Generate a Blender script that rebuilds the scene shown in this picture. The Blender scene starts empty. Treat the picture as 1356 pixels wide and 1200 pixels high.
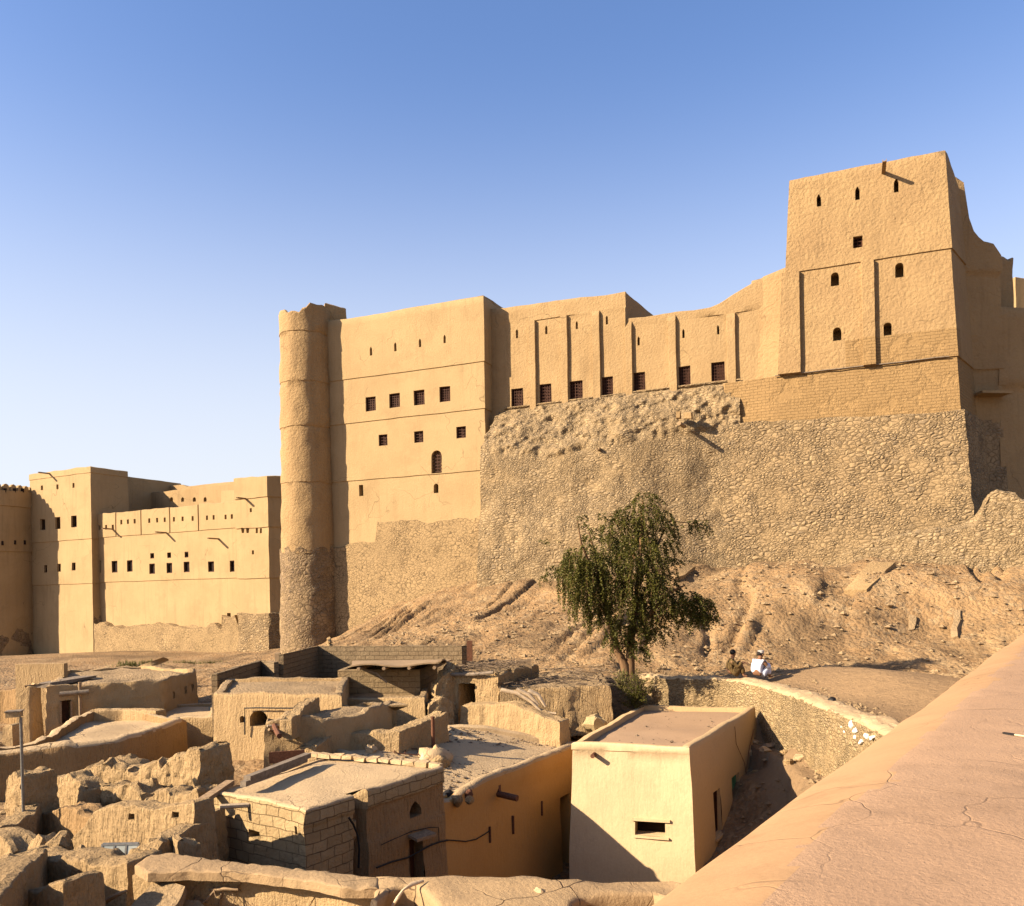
import bpy, math, random
import numpy as np
from mathutils import Vector, Matrix
from mathutils.geometry import delaunay_2d_cdt

random.seed(7); RNG = np.random.default_rng(11)
SC = bpy.context.scene; COL = SC.collection
R = math.radians

# ------------------------------------------------------------------ camera, world, sun, exposure
FPX, HX, HY, ROLL, CAMZ = 1080.0, 678.0, 785.0, 0.018, 8.0
cam = bpy.data.cameras.new('camera'); cam_o = bpy.data.objects.new('camera', cam); COL.objects.link(cam_o)
cam.sensor_fit = 'HORIZONTAL'; cam.sensor_width = 36.0; cam.lens = FPX / 1356 * 36
cam.shift_y = (HY - 600) / 1356
cam.clip_start = 0.05; cam.clip_end = 6000
cam_o.matrix_world = Matrix.Translation((0, 0, CAMZ)) @ Matrix.Rotation(R(90), 4, 'X') @ Matrix.Rotation(-ROLL, 4, 'Z')
SC.camera = cam_o
SUN_AZ, SUN_EL = 199.0, 27.5            # direction towards the sun, degrees from +X counter-clockwise
sd = Vector((math.cos(R(SUN_AZ)) * math.cos(R(SUN_EL)), math.sin(R(SUN_AZ)) * math.cos(R(SUN_EL)), math.sin(R(SUN_EL))))
world = bpy.data.worlds.new("World"); SC.world = world; world.use_nodes = True
wn = world.node_tree.nodes; wl = world.node_tree.links
sky = wn.new('ShaderNodeTexSky'); sky.sky_type = 'NISHITA'; sky.sun_disc = False
sky.sun_elevation = R(SUN_EL); sky.sun_rotation = R(90 - SUN_AZ)
sky.air_density = 1.0; sky.dust_density = 1.6; sky.ozone_density = 5.0; sky.altitude = 100
# pale dust haze low on the sky: whitens the air towards the horizon
tc = wn.new('ShaderNodeTexCoord'); sx = wn.new('ShaderNodeSeparateXYZ'); wl.new(tc.outputs['Generated'], sx.inputs[0])
mr = wn.new('ShaderNodeMapRange'); mr.interpolation_type = 'SMOOTHERSTEP'; wl.new(sx.outputs[2], mr.inputs[0])
for i_, v_ in enumerate((.02, .62, .86, 0.0)): mr.inputs[i_ + 1].default_value = v_
mxs = wn.new('ShaderNodeMix'); mxs.data_type = 'RGBA'; wl.new(mr.outputs[0], mxs.inputs[0]); tn = wn.new('ShaderNodeMix'); tn.data_type = 'RGBA'; tn.blend_type = 'MULTIPLY'; tn.inputs[0].default_value = 1; tn.inputs[7].default_value = (1.03, 1.0, 1.07, 1); wl.new(sky.outputs[0], tn.inputs[6]); wl.new(tn.outputs[2], mxs.inputs[6]); mxs.inputs[7].default_value = (3.8, 3.85, 3.95, 1)
wl.new(mxs.outputs[2], wn['Background'].inputs[0]); wn['Background'].inputs[1].default_value = 0.071
sl = bpy.data.lights.new('sun', 'SUN'); sl.energy = 5.0; sl.angle = R(0.55); sl.color = (1.0, 0.835, 0.63)
so = bpy.data.objects.new('sun', sl); COL.objects.link(so); so.rotation_euler = sd.to_track_quat('Z', 'Y').to_euler(); so.location = (-60, -20, 60)
SC.view_settings.view_transform = 'Standard'; SC.view_settings.look = 'None'
SC.view_settings.exposure = 1.78; SC.view_settings.gamma = 1.0
try: SC.cycles.max_bounces = 6; SC.cycles.diffuse_bounces = 2
except Exception: pass

# ------------------------------------------------------------------ pixel -> world helpers (surveying the photograph)
def ab(px, py):
    dx, dy = px - HX, HY - py; c, s = math.cos(ROLL), math.sin(ROLL)
    return (dx * c + dy * s) / FPX, (-dx * s + dy * c) / FPX
def W(px, py, Y):
    a, b = ab(px, py); return Vector((a * Y, Y, CAMZ + b * Y))
def WZ(px, py, z):
    a, b = ab(px, py); Y = (z - CAMZ) / b; return Vector((a * Y, Y, z))
class Plane:
    def __init__(s, px, Y, vpx):
        a, b = ab(vpx, HY - math.sin(ROLL) * (vpx - HX)); d = Vector((a, 1, 0)).normalized()
        s.t = -d if d.x < 0 else d                      # to the right along the wall
        s.n = Vector((s.t.y, -s.t.x, 0))                # towards the viewer
        p = W(px, HY, Y); s.o = Vector((p.x, p.y, 0))
    def P(s, px, py, off=0.0):
        a, b = ab(px, py); r = Vector((a, 1, b)); c = Vector((0, 0, CAMZ))
        k = (s.n.dot(s.o) + off - s.n.dot(c)) / s.n.dot(r); return c + r * k
    def uz(s, px, py, off=0.0):
        p = s.P(px, py, off); return (p - s.o).dot(s.t), p.z
    def at(s, u, off=0.0): return s.o + s.t * u + s.n * off

# ------------------------------------------------------------------ numpy noise
def _h(ix, iy, iz, seed):
    x = (ix.astype(np.int64) * 374761393 + iy.astype(np.int64) * 668265263 + iz.astype(np.int64) * 2147483647 + seed * 1274126177) & 0xffffffff
    x = ((x ^ (x >> 13)) * 1274126177) & 0xffffffff; x = ((x ^ (x >> 16)) * 2246822519) & 0xffffffff
    return ((x ^ (x >> 15)) & 0xffffff) / float(0xffffff)
def vn(P, f, seed=0):
    P = np.asarray(P, float) * f; I = np.floor(P); F = P - I; F = F * F * (3 - 2 * F); I = I.astype(np.int64); out = 0
    for dx in (0, 1):
        for dy in (0, 1):
            for dz in (0, 1):
                w = (F[..., 0] if dx else 1 - F[..., 0]) * (F[..., 1] if dy else 1 - F[..., 1]) * (F[..., 2] if dz else 1 - F[..., 2])
                out = out + w * _h(I[..., 0] + dx, I[..., 1] + dy, I[..., 2] + dz, seed)
    return out * 2 - 1
def fbm(P, f, o=3, seed=0):
    s, a = 0, 1.0
    for i in range(o): s = s + a * vn(P, f * 2 ** i, seed + i * 17); a *= .5
    return s
def n1(x, f, seed=0): return float(fbm(np.array([[x, seed * 3.7, 0.5]]), f, 3, seed)[0])

# ------------------------------------------------------------------ materials
def nodes(name):
    m = bpy.data.materials.new(name); m.use_nodes = True; nt = m.node_tree; b = nt.nodes['Principled BSDF']
    b.inputs['Roughness'].default_value = .92
    try: b.inputs['Specular IOR Level'].default_value = .15
    except Exception: pass
    return m, nt, b
class NT:
    def __init__(s, nt): s.nt = nt; s.l = nt.links; s.geo = nt.nodes.new('ShaderNodeNewGeometry'); s.pos = s.geo.outputs['Position']
    def n(s, t, **k):
        x = s.nt.nodes.new(t)
        for a, v in k.items(): setattr(x, a, v)
        return x
    def mapv(s, sc, src=None):
        x = s.n('ShaderNodeMapping'); x.inputs['Scale'].default_value = sc; s.l.new(src or s.pos, x.inputs[0]); return x.outputs[0]
    def noise(s, scale, detail=4, rough=.55, src=None, dist=0):
        x = s.n('ShaderNodeTexNoise'); x.inputs['Scale'].default_value = scale; x.inputs['Detail'].default_value = detail
        x.inputs['Roughness'].default_value = rough; x.inputs['Distortion'].default_value = dist; s.l.new(src or s.pos, x.inputs['Vector']); return x.outputs[0]
    def vor(s, scale, feat='F1', src=None, rnd=1.0):
        x = s.n('ShaderNodeTexVoronoi', feature=feat); x.inputs['Scale'].default_value = scale; x.inputs['Randomness'].default_value = rnd
        s.l.new(src or s.pos, x.inputs['Vector']); return x
    def rng(s, v, a, b, c, d):
        x = s.n('ShaderNodeMapRange'); s.l.new(v, x.inputs[0])
        for i, q in enumerate((a, b, c, d)): x.inputs[i + 1].default_value = q
        return x.outputs[0]
    def math(s, op, a, b=None):
        x = s.n('ShaderNodeMath', operation=op)
        for i, q in enumerate((a, b)):
            if q is None: continue
            if isinstance(q, (int, float)): x.inputs[i].default_value = q
            else: s.l.new(q, x.inputs[i])
        return x.outputs[0]
    def mix(s, f, a, b, mode='MIX'):
        x = s.n('ShaderNodeMix', data_type='RGBA', blend_type=mode)
        for i, q in ((0, f), (6, a), (7, b)):
            if isinstance(q, (int, float)): x.inputs[i].default_value = q
            elif isinstance(q, tuple): x.inputs[i].default_value = (*q, 1)
            else: s.l.new(q, x.inputs[i])
        return x.outputs[2]
    def bump(s, h, strength, dist, prev=None):
        x = s.n('ShaderNodeBump'); x.inputs['Strength'].default_value = strength; x.inputs['Distance'].default_value = dist
        s.l.new(h, x.inputs['Height'])
        if prev: s.l.new(prev, x.inputs['Normal'])
        return x.outputs[0]
    def warp(s, amt, scale, src=None):
        x = s.n('ShaderNodeTexNoise'); x.inputs['Scale'].default_value = scale; x.inputs['Detail'].default_value = 2; s.l.new(src or s.pos, x.inputs['Vector'])
        v = s.n('ShaderNodeVectorMath', operation='SCALE'); v.inputs['Scale'].default_value = amt; s.l.new(x.outputs['Color'], v.inputs[0])
        a = s.n('ShaderNodeVectorMath', operation='ADD'); s.l.new(src or s.pos, a.inputs[0]); s.l.new(v.outputs[0], a.inputs[1]); return a.outputs[0]

def mud(name, c1, c2, bump=.5, fine=14, dist=.03, streak=0., cracks=0., big=.35, spots=.25, coarse=0., rain=0.):
    c1, c2 = _sc(c1), _sc(c2); m, nt, b = nodes(name); g = NT(nt)
    f = g.rng(g.noise(big, 5, .6), .35, .65, 0, 1); c = g.mix(f, c1, c2)
    d = tuple(x * .62 for x in c1)
    c = g.mix(g.rng(g.noise(2.6, 6, .7), .55, .8, 0, spots * 1.6), c, d)
    c = g.mix(g.rng(g.noise(fine * 2.2, 3, .6), .3, .7, .0, .30), c, tuple(min(1, x * 1.28) for x in c2))
    if rain:
        c = g.mix(g.math('MULTIPLY', g.rng(g.noise(1.0, 6, .65, g.mapv((2.6, 2.6, .16))), .5, .72, 0, rain), g.rng(g.noise(.22, 3), .4, .6, .25, 1)), c, d)
        c = g.mix(g.rng(g.noise(.16, 7, .62), .5, .53, 0, .16), c, tuple(min(1, x * 1.25) for x in c2)); c = g.mix(g.rng(g.noise(.4, 8, .7), .56, .6, 0, .22), c, tuple(x * .8 for x in c1))
        e = g.vor(.22, 'DISTANCE_TO_EDGE', g.warp(1.6, .7)).outputs['Distance']; c = g.mix(g.math('MULTIPLY', g.rng(e, 0, .006, .7, 0), g.rng(g.noise(.3, 2), .5, .6, 0, 1)), c, tuple(x * .4 for x in c1))
    nrm = g.bump(g.noise(fine, 7, .68), bump, dist)
    if coarse: nrm = g.bump(g.vor(fine * .7, 'SMOOTH_F1', g.warp(.18, 4)).outputs['Distance'], coarse, dist * 1.6, nrm)
    if streak:
        s = g.noise(1.0, 5, .6, g.mapv((15, 15, 2.6))); nrm = g.bump(s, streak, .12, nrm)
        c = g.mix(g.rng(s, .55, .75, 0, .25), c, d)
    if cracks:
        e = g.vor(1.15, 'DISTANCE_TO_EDGE', g.warp(.5, 1.7)).outputs['Distance']
        k = g.rng(e, 0, .012, 1, 0); k = g.math('MULTIPLY', k, g.rng(g.noise(.5, 2), .45, .6, 0, cracks))
        c = g.mix(k, c, (.06, .035, .02)); nrm = g.bump(g.math('SUBTRACT', 1.0, k), .6, .03, nrm)
    nt.links.new(c, b.inputs['Base Color']); nt.links.new(nrm, b.inputs['Normal']); return m

def stone(name, stones, mortar, size=.32, flat=1.5, edge=.09, bump=1.0, plaster=.35, dist=.1, joint=.92):
    stones = [_sc(q) for q in stones]; mortar = _sc(mortar); m, nt, b = nodes(name); g = NT(nt)
    p = g.warp(.16, 3.2, g.mapv((1, 1, flat)))
    va = g.vor(1 / size, 'DISTANCE_TO_EDGE', p, 1.0).outputs['Distance']; v2 = g.vor(1 / size, 'F1', p, 1.0)
    vb = g.vor(1.75 / size, 'DISTANCE_TO_EDGE', p, 1.0).outputs['Distance']; v3 = g.vor(1.75 / size, 'F1', p, 1.0)
    mk = g.rng(g.noise(.85, 6, .75), .47, .53, 0, 1); sm = g.mix(mk, va, vb); vs_ = g.n('ShaderNodeSeparateColor'); nt.links.new(sm, vs_.inputs[0]); v = vs_.outputs[0]
    sep = g.n('ShaderNodeSeparateColor'); nt.links.new(g.mix(mk, v2.outputs['Color'], v3.outputs['Color']), sep.inputs[0])
    c = g.mix(sep.outputs[0], stones[0], stones[1]); c = g.mix(g.rng(sep.outputs[1], .7, .9, 0, .8), c, stones[2])
    c = g.mix(g.rng(g.noise(9, 5, .7), .4, .75, 0, .35), c, mortar)
    pl = g.rng(g.noise(.55, 6, .7), .5 - .1 * plaster, .72 - .3 * plaster, 0, 1) if plaster else None
    k = g.rng(v, edge * .25, edge, 0, 1)
    kk = g.math('MULTIPLY', k, g.rng(pl, 0, 1, 1, .18)) if plaster else k
    c = g.mix(kk, mortar, c); jd = g.math('MULTIPLY', g.rng(v, edge * .12, edge * .8, joint, 0), g.rng(g.noise(.9, 6, .75), .30, .48, .25, 1)); c = g.mix(jd, c, tuple(x * .22 for x in mortar)); c = g.mix(g.rng(g.noise(.25, 6, .7), .45, .65, 0, .4), c, tuple(x * .72 for x in mortar))
    h = g.math('MULTIPLY', g.rng(v, 0, edge * 2.2, 0, 1), g.rng(sep.outputs[2], 0, 1, .45, 1.0))
    if plaster: h = g.math('MULTIPLY', h, g.rng(pl, 0, 1, 1, .35))
    nrm = g.bump(h, bump, dist); nrm = g.bump(g.noise(16, 6, .7), .45, .04, nrm)
    nt.links.new(c, b.inputs['Base Color']); nt.links.new(nrm, b.inputs['Normal']); return m

def masonry(name, dirs, c1, c2, mortar, bw=.42, bh=.21, plaster=.4, off=0.):
    c1, c2, mortar = _sc(c1), _sc(c2), _sc(mortar); m, nt, b = nodes(name); g = NT(nt); t = Vector((0, 0, 0))
    for q in dirs: t += q
    d = g.n('ShaderNodeVectorMath', operation='DOT_PRODUCT'); d.inputs[1].default_value = t; nt.links.new(g.warp(.09, 4), d.inputs[0])
    s = g.n('ShaderNodeSeparateXYZ'); nt.links.new(g.warp(.07, 3.5), s.inputs[0])
    cb = g.n('ShaderNodeCombineXYZ'); nt.links.new(d.outputs['Value'], cb.inputs[0]); nt.links.new(g.math('ADD', s.outputs[2], off), cb.inputs[1])
    br = g.n('ShaderNodeTexBrick'); nt.links.new(cb.outputs[0], br.inputs[0]); br.inputs['Scale'].default_value = 1
    br.inputs['Brick Width'].default_value = bw; br.inputs['Row Height'].default_value = bh; br.inputs['Mortar Size'].default_value = .011; br.inputs['Mortar Smooth'].default_value = .6
    br.inputs['Color1'].default_value = (*c1, 1); br.inputs['Color2'].default_value = (*c2, 1); br.inputs['Mortar'].default_value = (*mortar, 1); br.inputs['Bias'].default_value = -.1
    pl = g.rng(g.noise(.9, 5, .65), .5, .62, 0, plaster)
    c = g.mix(pl, br.outputs[0], c1); c = g.mix(g.rng(g.noise(5, 6, .7), .4, .75, 0, .45), c, tuple(x * .7 for x in c2))
    h = g.math('MULTIPLY', g.math('SUBTRACT', 1.0, br.outputs['Fac']), g.math('SUBTRACT', 1.0, pl))
    nrm = g.bump(h, 1.0, .045); nrm = g.bump(g.noise(9, 7, .75), .9, .055, nrm)
    nt.links.new(c, b.inputs['Base Color']); nt.links.new(nrm, b.inputs['Normal']); return m

def plain(name, c, rough=.8, var=.3, scale=12, bump=.2, metal=0., aniso=(1, 1, 1)):
    c = tuple(q * .74 for q in c)
    m, nt, b = nodes(name); g = NT(nt); b.inputs['Roughness'].default_value = rough; b.inputs['Metallic'].default_value = metal
    n = g.noise(scale, 5, .65, g.mapv(aniso)); x = g.mix(g.rng(n, .3, .7, 0, 1), tuple(q * (1 - var) for q in c), tuple(min(1, q * (1 + var)) for q in c))
    nt.links.new(x, b.inputs['Base Color']); nt.links.new(g.bump(n, bump, .02), b.inputs['Normal']); return m

def groundmat():
    m, nt, b = nodes('rubble soil'); g = NT(nt)
    at = g.n('ShaderNodeAttribute', attribute_name='soil'); f = at.outputs['Fac']
    c = g.mix(g.rng(g.noise(.28, 6, .65), .35, .65, 0, 1), (0.268, 0.166, 0.076), (0.196, 0.116, 0.052))
    v = g.vor(4.5, 'F1', g.warp(.06, 3)); sep = g.n('ShaderNodeSeparateColor'); nt.links.new(v.outputs['Color'], sep.inputs[0])
    stonec = g.mix(sep.outputs[0], (0.305, 0.211, 0.109), (0.161, 0.109, 0.062))
    c = g.mix(g.math('MULTIPLY', g.rng(sep.outputs[1], .35, .6, 0, .8), g.rng(g.noise(1.1, 4), .42, .58, 0, 1)), c, stonec)
    c = g.mix(g.rng(g.noise(11, 6, .75), .5, .75, 0, .6), c, (0.100, 0.065, 0.034))
    c = g.mix(g.rng(g.noise(.16, 7, .68), .46, .60, 0, .75), c, (0.103, 0.065, 0.032)); c = g.mix(g.rng(g.noise(.5, 7, .7, g.mapv((1, .35, 1))), .54, .66, 0, .5), c, (0.320, 0.222, 0.114))
    c = g.mix(f, c, g.mix(g.noise(1.6, 5), (0.222, 0.142, 0.073), (0.176, 0.114, 0.059)))
    v3 = g.vor(8, 'F1', g.warp(.06, 3)).outputs['Distance']
    k = g.rng(f, 0, 1, 1, .18)
    h = g.math('MULTIPLY', g.math('ADD', g.math('MULTIPLY', v.outputs['Distance'], -1.0), g.math('MULTIPLY', v3, -.5)), k)
    nrm = g.bump(h, .7, .12); nrm = g.bump(g.noise(3.2, 10, .72), .9, .16, nrm)
    nt.links.new(c, b.inputs['Base Color']); nt.links.new(nrm, b.inputs['Normal']); return m

FO_T = Plane(1270, 48, -2000).t
M = {}
ALB = .48
def _sc(c): return tuple(x * ALB for x in c)
M['fort'] = mud('fort mud plaster', (.47, .305, .14), (.53, .355, .17), bump=.9, fine=8, dist=.06, spots=.25, coarse=.2, rain=.5)
M['keep'] = mud('rough stippled keep plaster', (.44, .28, .13), (.51, .335, .155), bump=1.0, fine=7, dist=.08, spots=.3, coarse=.3, rain=.45)
M['smooth'] = mud('smooth fort render', (.51, .345, .165), (.58, .40, .195), bump=.75, fine=10, dist=.045, spots=.2, rain=.45)
M['fort_brick'] = masonry('eroded mud brick', (FO_T,), (.47, .295, .125), (.44, .275, .117), (.39, .24, .10), bw=.5, bh=.19, plaster=1.0)
M['stone'] = stone('battered fort rubble', ((.54, .38, .20), (.41, .29, .16), (.27, .20, .125)), (.50, .34, .17), size=.42, flat=1.8, edge=.13, plaster=.38, dist=.10, bump=1.0, joint=.85)
M['stone_pale'] = stone('pale plastered rubble', ((.50, .335, .165), (.42, .28, .14), (.30, .205, .115)), (.53, .36, .175), size=.36, flat=1.5, edge=.14, plaster=.8, dist=.05, bump=.9)
M['stone_small'] = stone('coursed small rubble', ((.56, .40, .22), (.44, .32, .18), (.31, .235, .15)), (.51, .35, .175), size=.33, flat=2.0, edge=.14, plaster=.2, dist=.085, bump=1.0, joint=.8)
M['stone_tower'] = stone('dark round tower rubble', ((.38, .26, .15), (.22, .15, .095), (.12, .085, .06)), (.54, .37, .19), size=.46, flat=1.3, edge=.16, plaster=.35, dist=.08)
M['stone_court'] = stone('low wall fieldstone', ((.60, .44, .23), (.50, .36, .185), (.40, .30, .18)), (.44, .30, .145), size=.20, flat=1.9, edge=.12, plaster=.3, dist=.06, joint=.6)
M['mud'] = mud('village mud plaster', (.56, .37, .175), (.65, .44, .215), bump=1.0, fine=18, dist=.045, streak=.4, spots=.4, rain=.4)
M['mud_red'] = mud('red village mud', (.46, .28, .12), (.56, .345, .155), bump=1.0, fine=18, dist=.05, streak=.8, spots=.45)
M['ruin'] = mud('eroded ruin mud', (.58, .38, .18), (.68, .46, .225), bump=1.0, fine=18, dist=.06, streak=.9, spots=.55, coarse=.35)
M['roof'] = mud('dusty roof screed', (.63, .44, .235), (.71, .505, .28), bump=.9, fine=16, dist=.03, cracks=.8, spots=.65)
M['roof_dark'] = mud('debris strewn roof', (.40, .27, .14), (.52, .36, .19), bump=1.0, fine=16, dist=.06, spots=.8, coarse=.4)
M['orange'] = mud('bounce tinted ochre plaster', (.70, .37, .115), (.76, .43, .145), bump=.4, fine=9, dist=.02, streak=.12, spots=.25)  # ochre made brighter and more saturated: bounced glow of the lane put into the colour
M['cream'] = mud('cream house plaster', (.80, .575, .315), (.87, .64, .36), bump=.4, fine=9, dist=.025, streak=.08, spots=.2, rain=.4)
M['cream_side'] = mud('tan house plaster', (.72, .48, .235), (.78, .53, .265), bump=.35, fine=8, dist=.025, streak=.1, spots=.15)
M['roof_pink'] = mud('pinkish mud roof', (.48, .30, .165), (.54, .35, .20), bump=.5, fine=12, dist=.02, spots=.25)
M['parapet'] = mud('smooth orange parapet render', (.56, .33, .155), (.61, .365, .18), bump=.45, fine=18, dist=.008, spots=.3, cracks=.4, rain=.5)
M['parapet_top'] = mud('grainy pink parapet top', (.53, .325, .185), (.59, .37, .215), bump=1.0, fine=30, dist=.012, spots=.4, coarse=.12, rain=.45, cracks=.3)
M['conc'] = plain('weathered block wall', (.30, .205, .115), .95, .22, 5, .5)
M['wood'] = plain('brown window wood', (.055, .02, .009), .7, .4, 6, .3)
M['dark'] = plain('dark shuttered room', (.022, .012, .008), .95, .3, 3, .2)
M['timber'] = plain('weathered palm timber', (.27, .18, .10), .9, .4, 9, .6, aniso=(1, 1, 6))
M['greytimber'] = plain('grey plank', (.20, .155, .11), .9, .4, 9, .5)
M['pale'] = plain('bleached driftwood', (.56, .42, .26), .85, .25, 10, .4)
M['metal'] = plain('galvanised steel', (.20, .19, .17), .45, .25, 20, .1, .6)
M['rust'] = plain('rusty steel', (.13, .055, .028), .8, .4, 22, .3)
M['glass'] = plain('dusty pane', (.34, .36, .33), .35, .2, 5, .05)
M['white'] = plain('white scrap', (.78, .76, .72), .7, .06, 9, .1)
M['whitewash'] = plain('worn whitewash', (.62, .60, .54), .9, .25, 16, .5)
M['black'] = plain('black rubber', (.015, .013, .012), .6, .3, 15, .1)
M['green'] = plain('green painted door', (.05, .17, .10), .6, .35, 7, .2)
M['bark'] = plain('brown bark', (.15, .085, .04), .95, .4, 14, .9, aniso=(1, 1, .3))
def leafmat(name, c1, c2):
    c1 = tuple(q * .66 for q in c1); c2 = tuple(q * .76 for q in c2)
    m, nt, b = nodes(name); g = NT(nt); b.inputs['Roughness'].default_value = .6
    c = g.mix(g.rng(g.noise(1.4, 3), .35, .65, 0, 1), c1, c2); c = g.mix(g.rng(g.noise(14, 2), .45, .7, 0, .6), c, tuple(q * 1.5 for q in c2))
    nt.links.new(c, b.inputs['Base Color'])
    tr = nt.nodes.new('ShaderNodeBsdfTranslucent'); nt.links.new(c, tr.inputs[0]); ms = nt.nodes.new('ShaderNodeMixShader'); ms.inputs[0].default_value = .25
    nt.links.new(b.outputs[0], ms.inputs[1]); nt.links.new(tr.outputs[0], ms.inputs[2]); nt.links.new(ms.outputs[0], nt.nodes['Material Output'].inputs[0]); return m
M['leaf'] = leafmat('olive green leaflets', (.055, .055, .009), (.098, .090, .015))
M['weed'] = leafmat('dry yellow weeds', (.20, .16, .05), (.13, .13, .04))
M['straw'] = plain('dry straw', (.36, .26, .13), .9, .4, 30, .2)
M['brush'] = plain('dead grey brush', (.17, .12, .075), .95, .4, 20, .3)
M['skin'] = plain('brown skin', (.22, .11, .06), .6, .1, 20, .05)
M['hair'] = plain('black hair', (.012, .01, .01), .7, .3, 40, .3)
M['robe_white'] = plain('white cotton robe', (.62, .64, .72), .9, .06, 6, .4)
M['robe_brown'] = plain('olive brown robe', (.115, .072, .026), .9, .4, 7, .4)
M['cap'] = plain('embroidered pale cap', (.42, .38, .34), .9, .35, 60, .2)
M['ground'] = groundmat(); M['cracked'] = mud('cracked roof screed', (.46, .30, .15), (.52, .35, .18), bump=.8, fine=12, dist=.03, cracks=1.6, spots=.45)

# ------------------------------------------------------------------ mesh helpers
class MB:
    def __init__(s): s.v = []; s.f = []; s.m = []
    def add(s, vs, fs, mi=0):
        k = len(s.v); s.v.extend([tuple(x) for x in vs]); s.f.extend([tuple(i + k for i in f) for f in fs]); s.m.extend([mi] * len(fs)); return k
    def box(s, c, sx, sy, sz, ax=None, mi=0, jit=0):
        ax = ax or (Vector((1, 0, 0)), Vector((0, 1, 0)), Vector((0, 0, 1))); c = Vector(c)
        vs = [c + ax[0] * (sx / 2 * i) + ax[1] * (sy / 2 * j) + ax[2] * (sz / 2 * k) for k in (-1, 1) for j in (-1, 1) for i in (-1, 1)]
        if jit: vs = [q + Vector((random.uniform(-jit, jit), random.uniform(-jit, jit), random.uniform(-jit, jit))) for q in vs]
        s.add(vs, [(0, 2, 3, 1), (4, 5, 7, 6), (0, 1, 5, 4), (2, 6, 7, 3), (0, 4, 6, 2), (1, 3, 7, 5)], mi)
    def tube(s, pts, rad, k=8, mi=0, caps=True):
        pts = [Vector(p) for p in pts]; rad = rad if hasattr(rad, '__len__') else [rad] * len(pts); rings = []
        for i, p in enumerate(pts):
            d = (pts[min(i + 1, len(pts) - 1)] - pts[max(i - 1, 0)]).normalized()
            a = d.cross(Vector((0, 0, 1)) if abs(d.z) < .9 else Vector((1, 0, 0))).normalized(); b = d.cross(a)
            rings.append([p + (a * math.cos(2 * math.pi * j / k) + b * math.sin(2 * math.pi * j / k)) * rad[i] for j in range(k)])
        vs = [q for r in rings for q in r]; n = len(pts)
        fs = [(i * k + j, i * k + (j + 1) % k, (i + 1) * k + (j + 1) % k, (i + 1) * k + j) for i in range(n - 1) for j in range(k)]
        if caps: fs += [tuple(range(k - 1, -1, -1)), tuple((n - 1) * k + j for j in range(k))]
        s.add(vs, fs, mi)
    def ruin(s, amp, seed=0):
        P = np.array(s.v); D = np.stack([.3 * fbm(P, 1.3, 2, seed + q) + .22 * (1 - 2 * np.abs(vn(P, 2.7, seed + 5 + q))) + .6 * vn(P, 5.2, seed + 9 + q) + .75 * vn(P, 9.5, seed + 13 + q) for q in (0, 31, 62)], 1); D[:, 2] *= .8
        Q = P * np.array([1, 1, .13]); D[:, :2] += np.stack([vn(Q, 6, seed + 3), vn(Q, 6, seed + 8)], 1) * .75; s.v = [tuple(x) for x in P + D * amp]; return s
    def disp(s, amp, f, o=2, seed=0):
        if not s.v: return s
        V = np.array(s.v); D = np.stack([fbm(V, f, o, seed + q * 31) for q in range(3)], 1); s.v = [tuple(x) for x in V + D * amp]; return s

def link(name, mb, mats, parent=None, sharp=40, smooth=True):
    me = bpy.data.meshes.new(name); off = parent_loc(parent) if parent else None
    V = [Vector(v) - off for v in mb.v] if off is not None else mb.v
    me.from_pydata([tuple(v) for v in V], [], mb.f); me.validate(clean_customdata=False)
    for q in (mats if isinstance(mats, (list, tuple)) else [mats]): me.materials.append(q)
    if len(me.polygons) == len(mb.m): me.polygons.foreach_set('material_index', mb.m)
    if smooth:
        me.polygons.foreach_set('use_smooth', [True] * len(me.polygons)); me.set_sharp_from_angle(angle=R(sharp))
    me.update(); o = bpy.data.objects.new(name, me); COL.objects.link(o)
    if parent: o.parent = parent
    return o
def parent_loc(p):
    l = Vector((0, 0, 0))
    while p: l = l + p.location; p = p.parent
    return l
def thing(name, label, cat, loc, group=None):
    o = bpy.data.objects.new(name, None); o.empty_display_size = .3; COL.objects.link(o); o.location = loc; o['label'] = label; o['category'] = cat; o['kind'] = 'thing'
    if group: o['group'] = group
    return o
def tag(o, label, cat, group=None):
    o['label'] = label; o['category'] = cat; o['kind'] = 'thing'
    if group: o['group'] = group
    return o
def solo(name, mb, mats, label, cat, group=None, sharp=40, smooth=True):
    """a thing that is one mesh: origin moved to its base"""
    V = np.array(mb.v); c = Vector((float(V[:, 0].mean()), float(V[:, 1].mean()), float(V[:, 2].min()))); mb.v = [tuple(x) for x in V - np.array(c)]
    o = link(name, mb, mats, None, sharp, smooth); o.location = c; return tag(o, label, cat, group)

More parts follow.
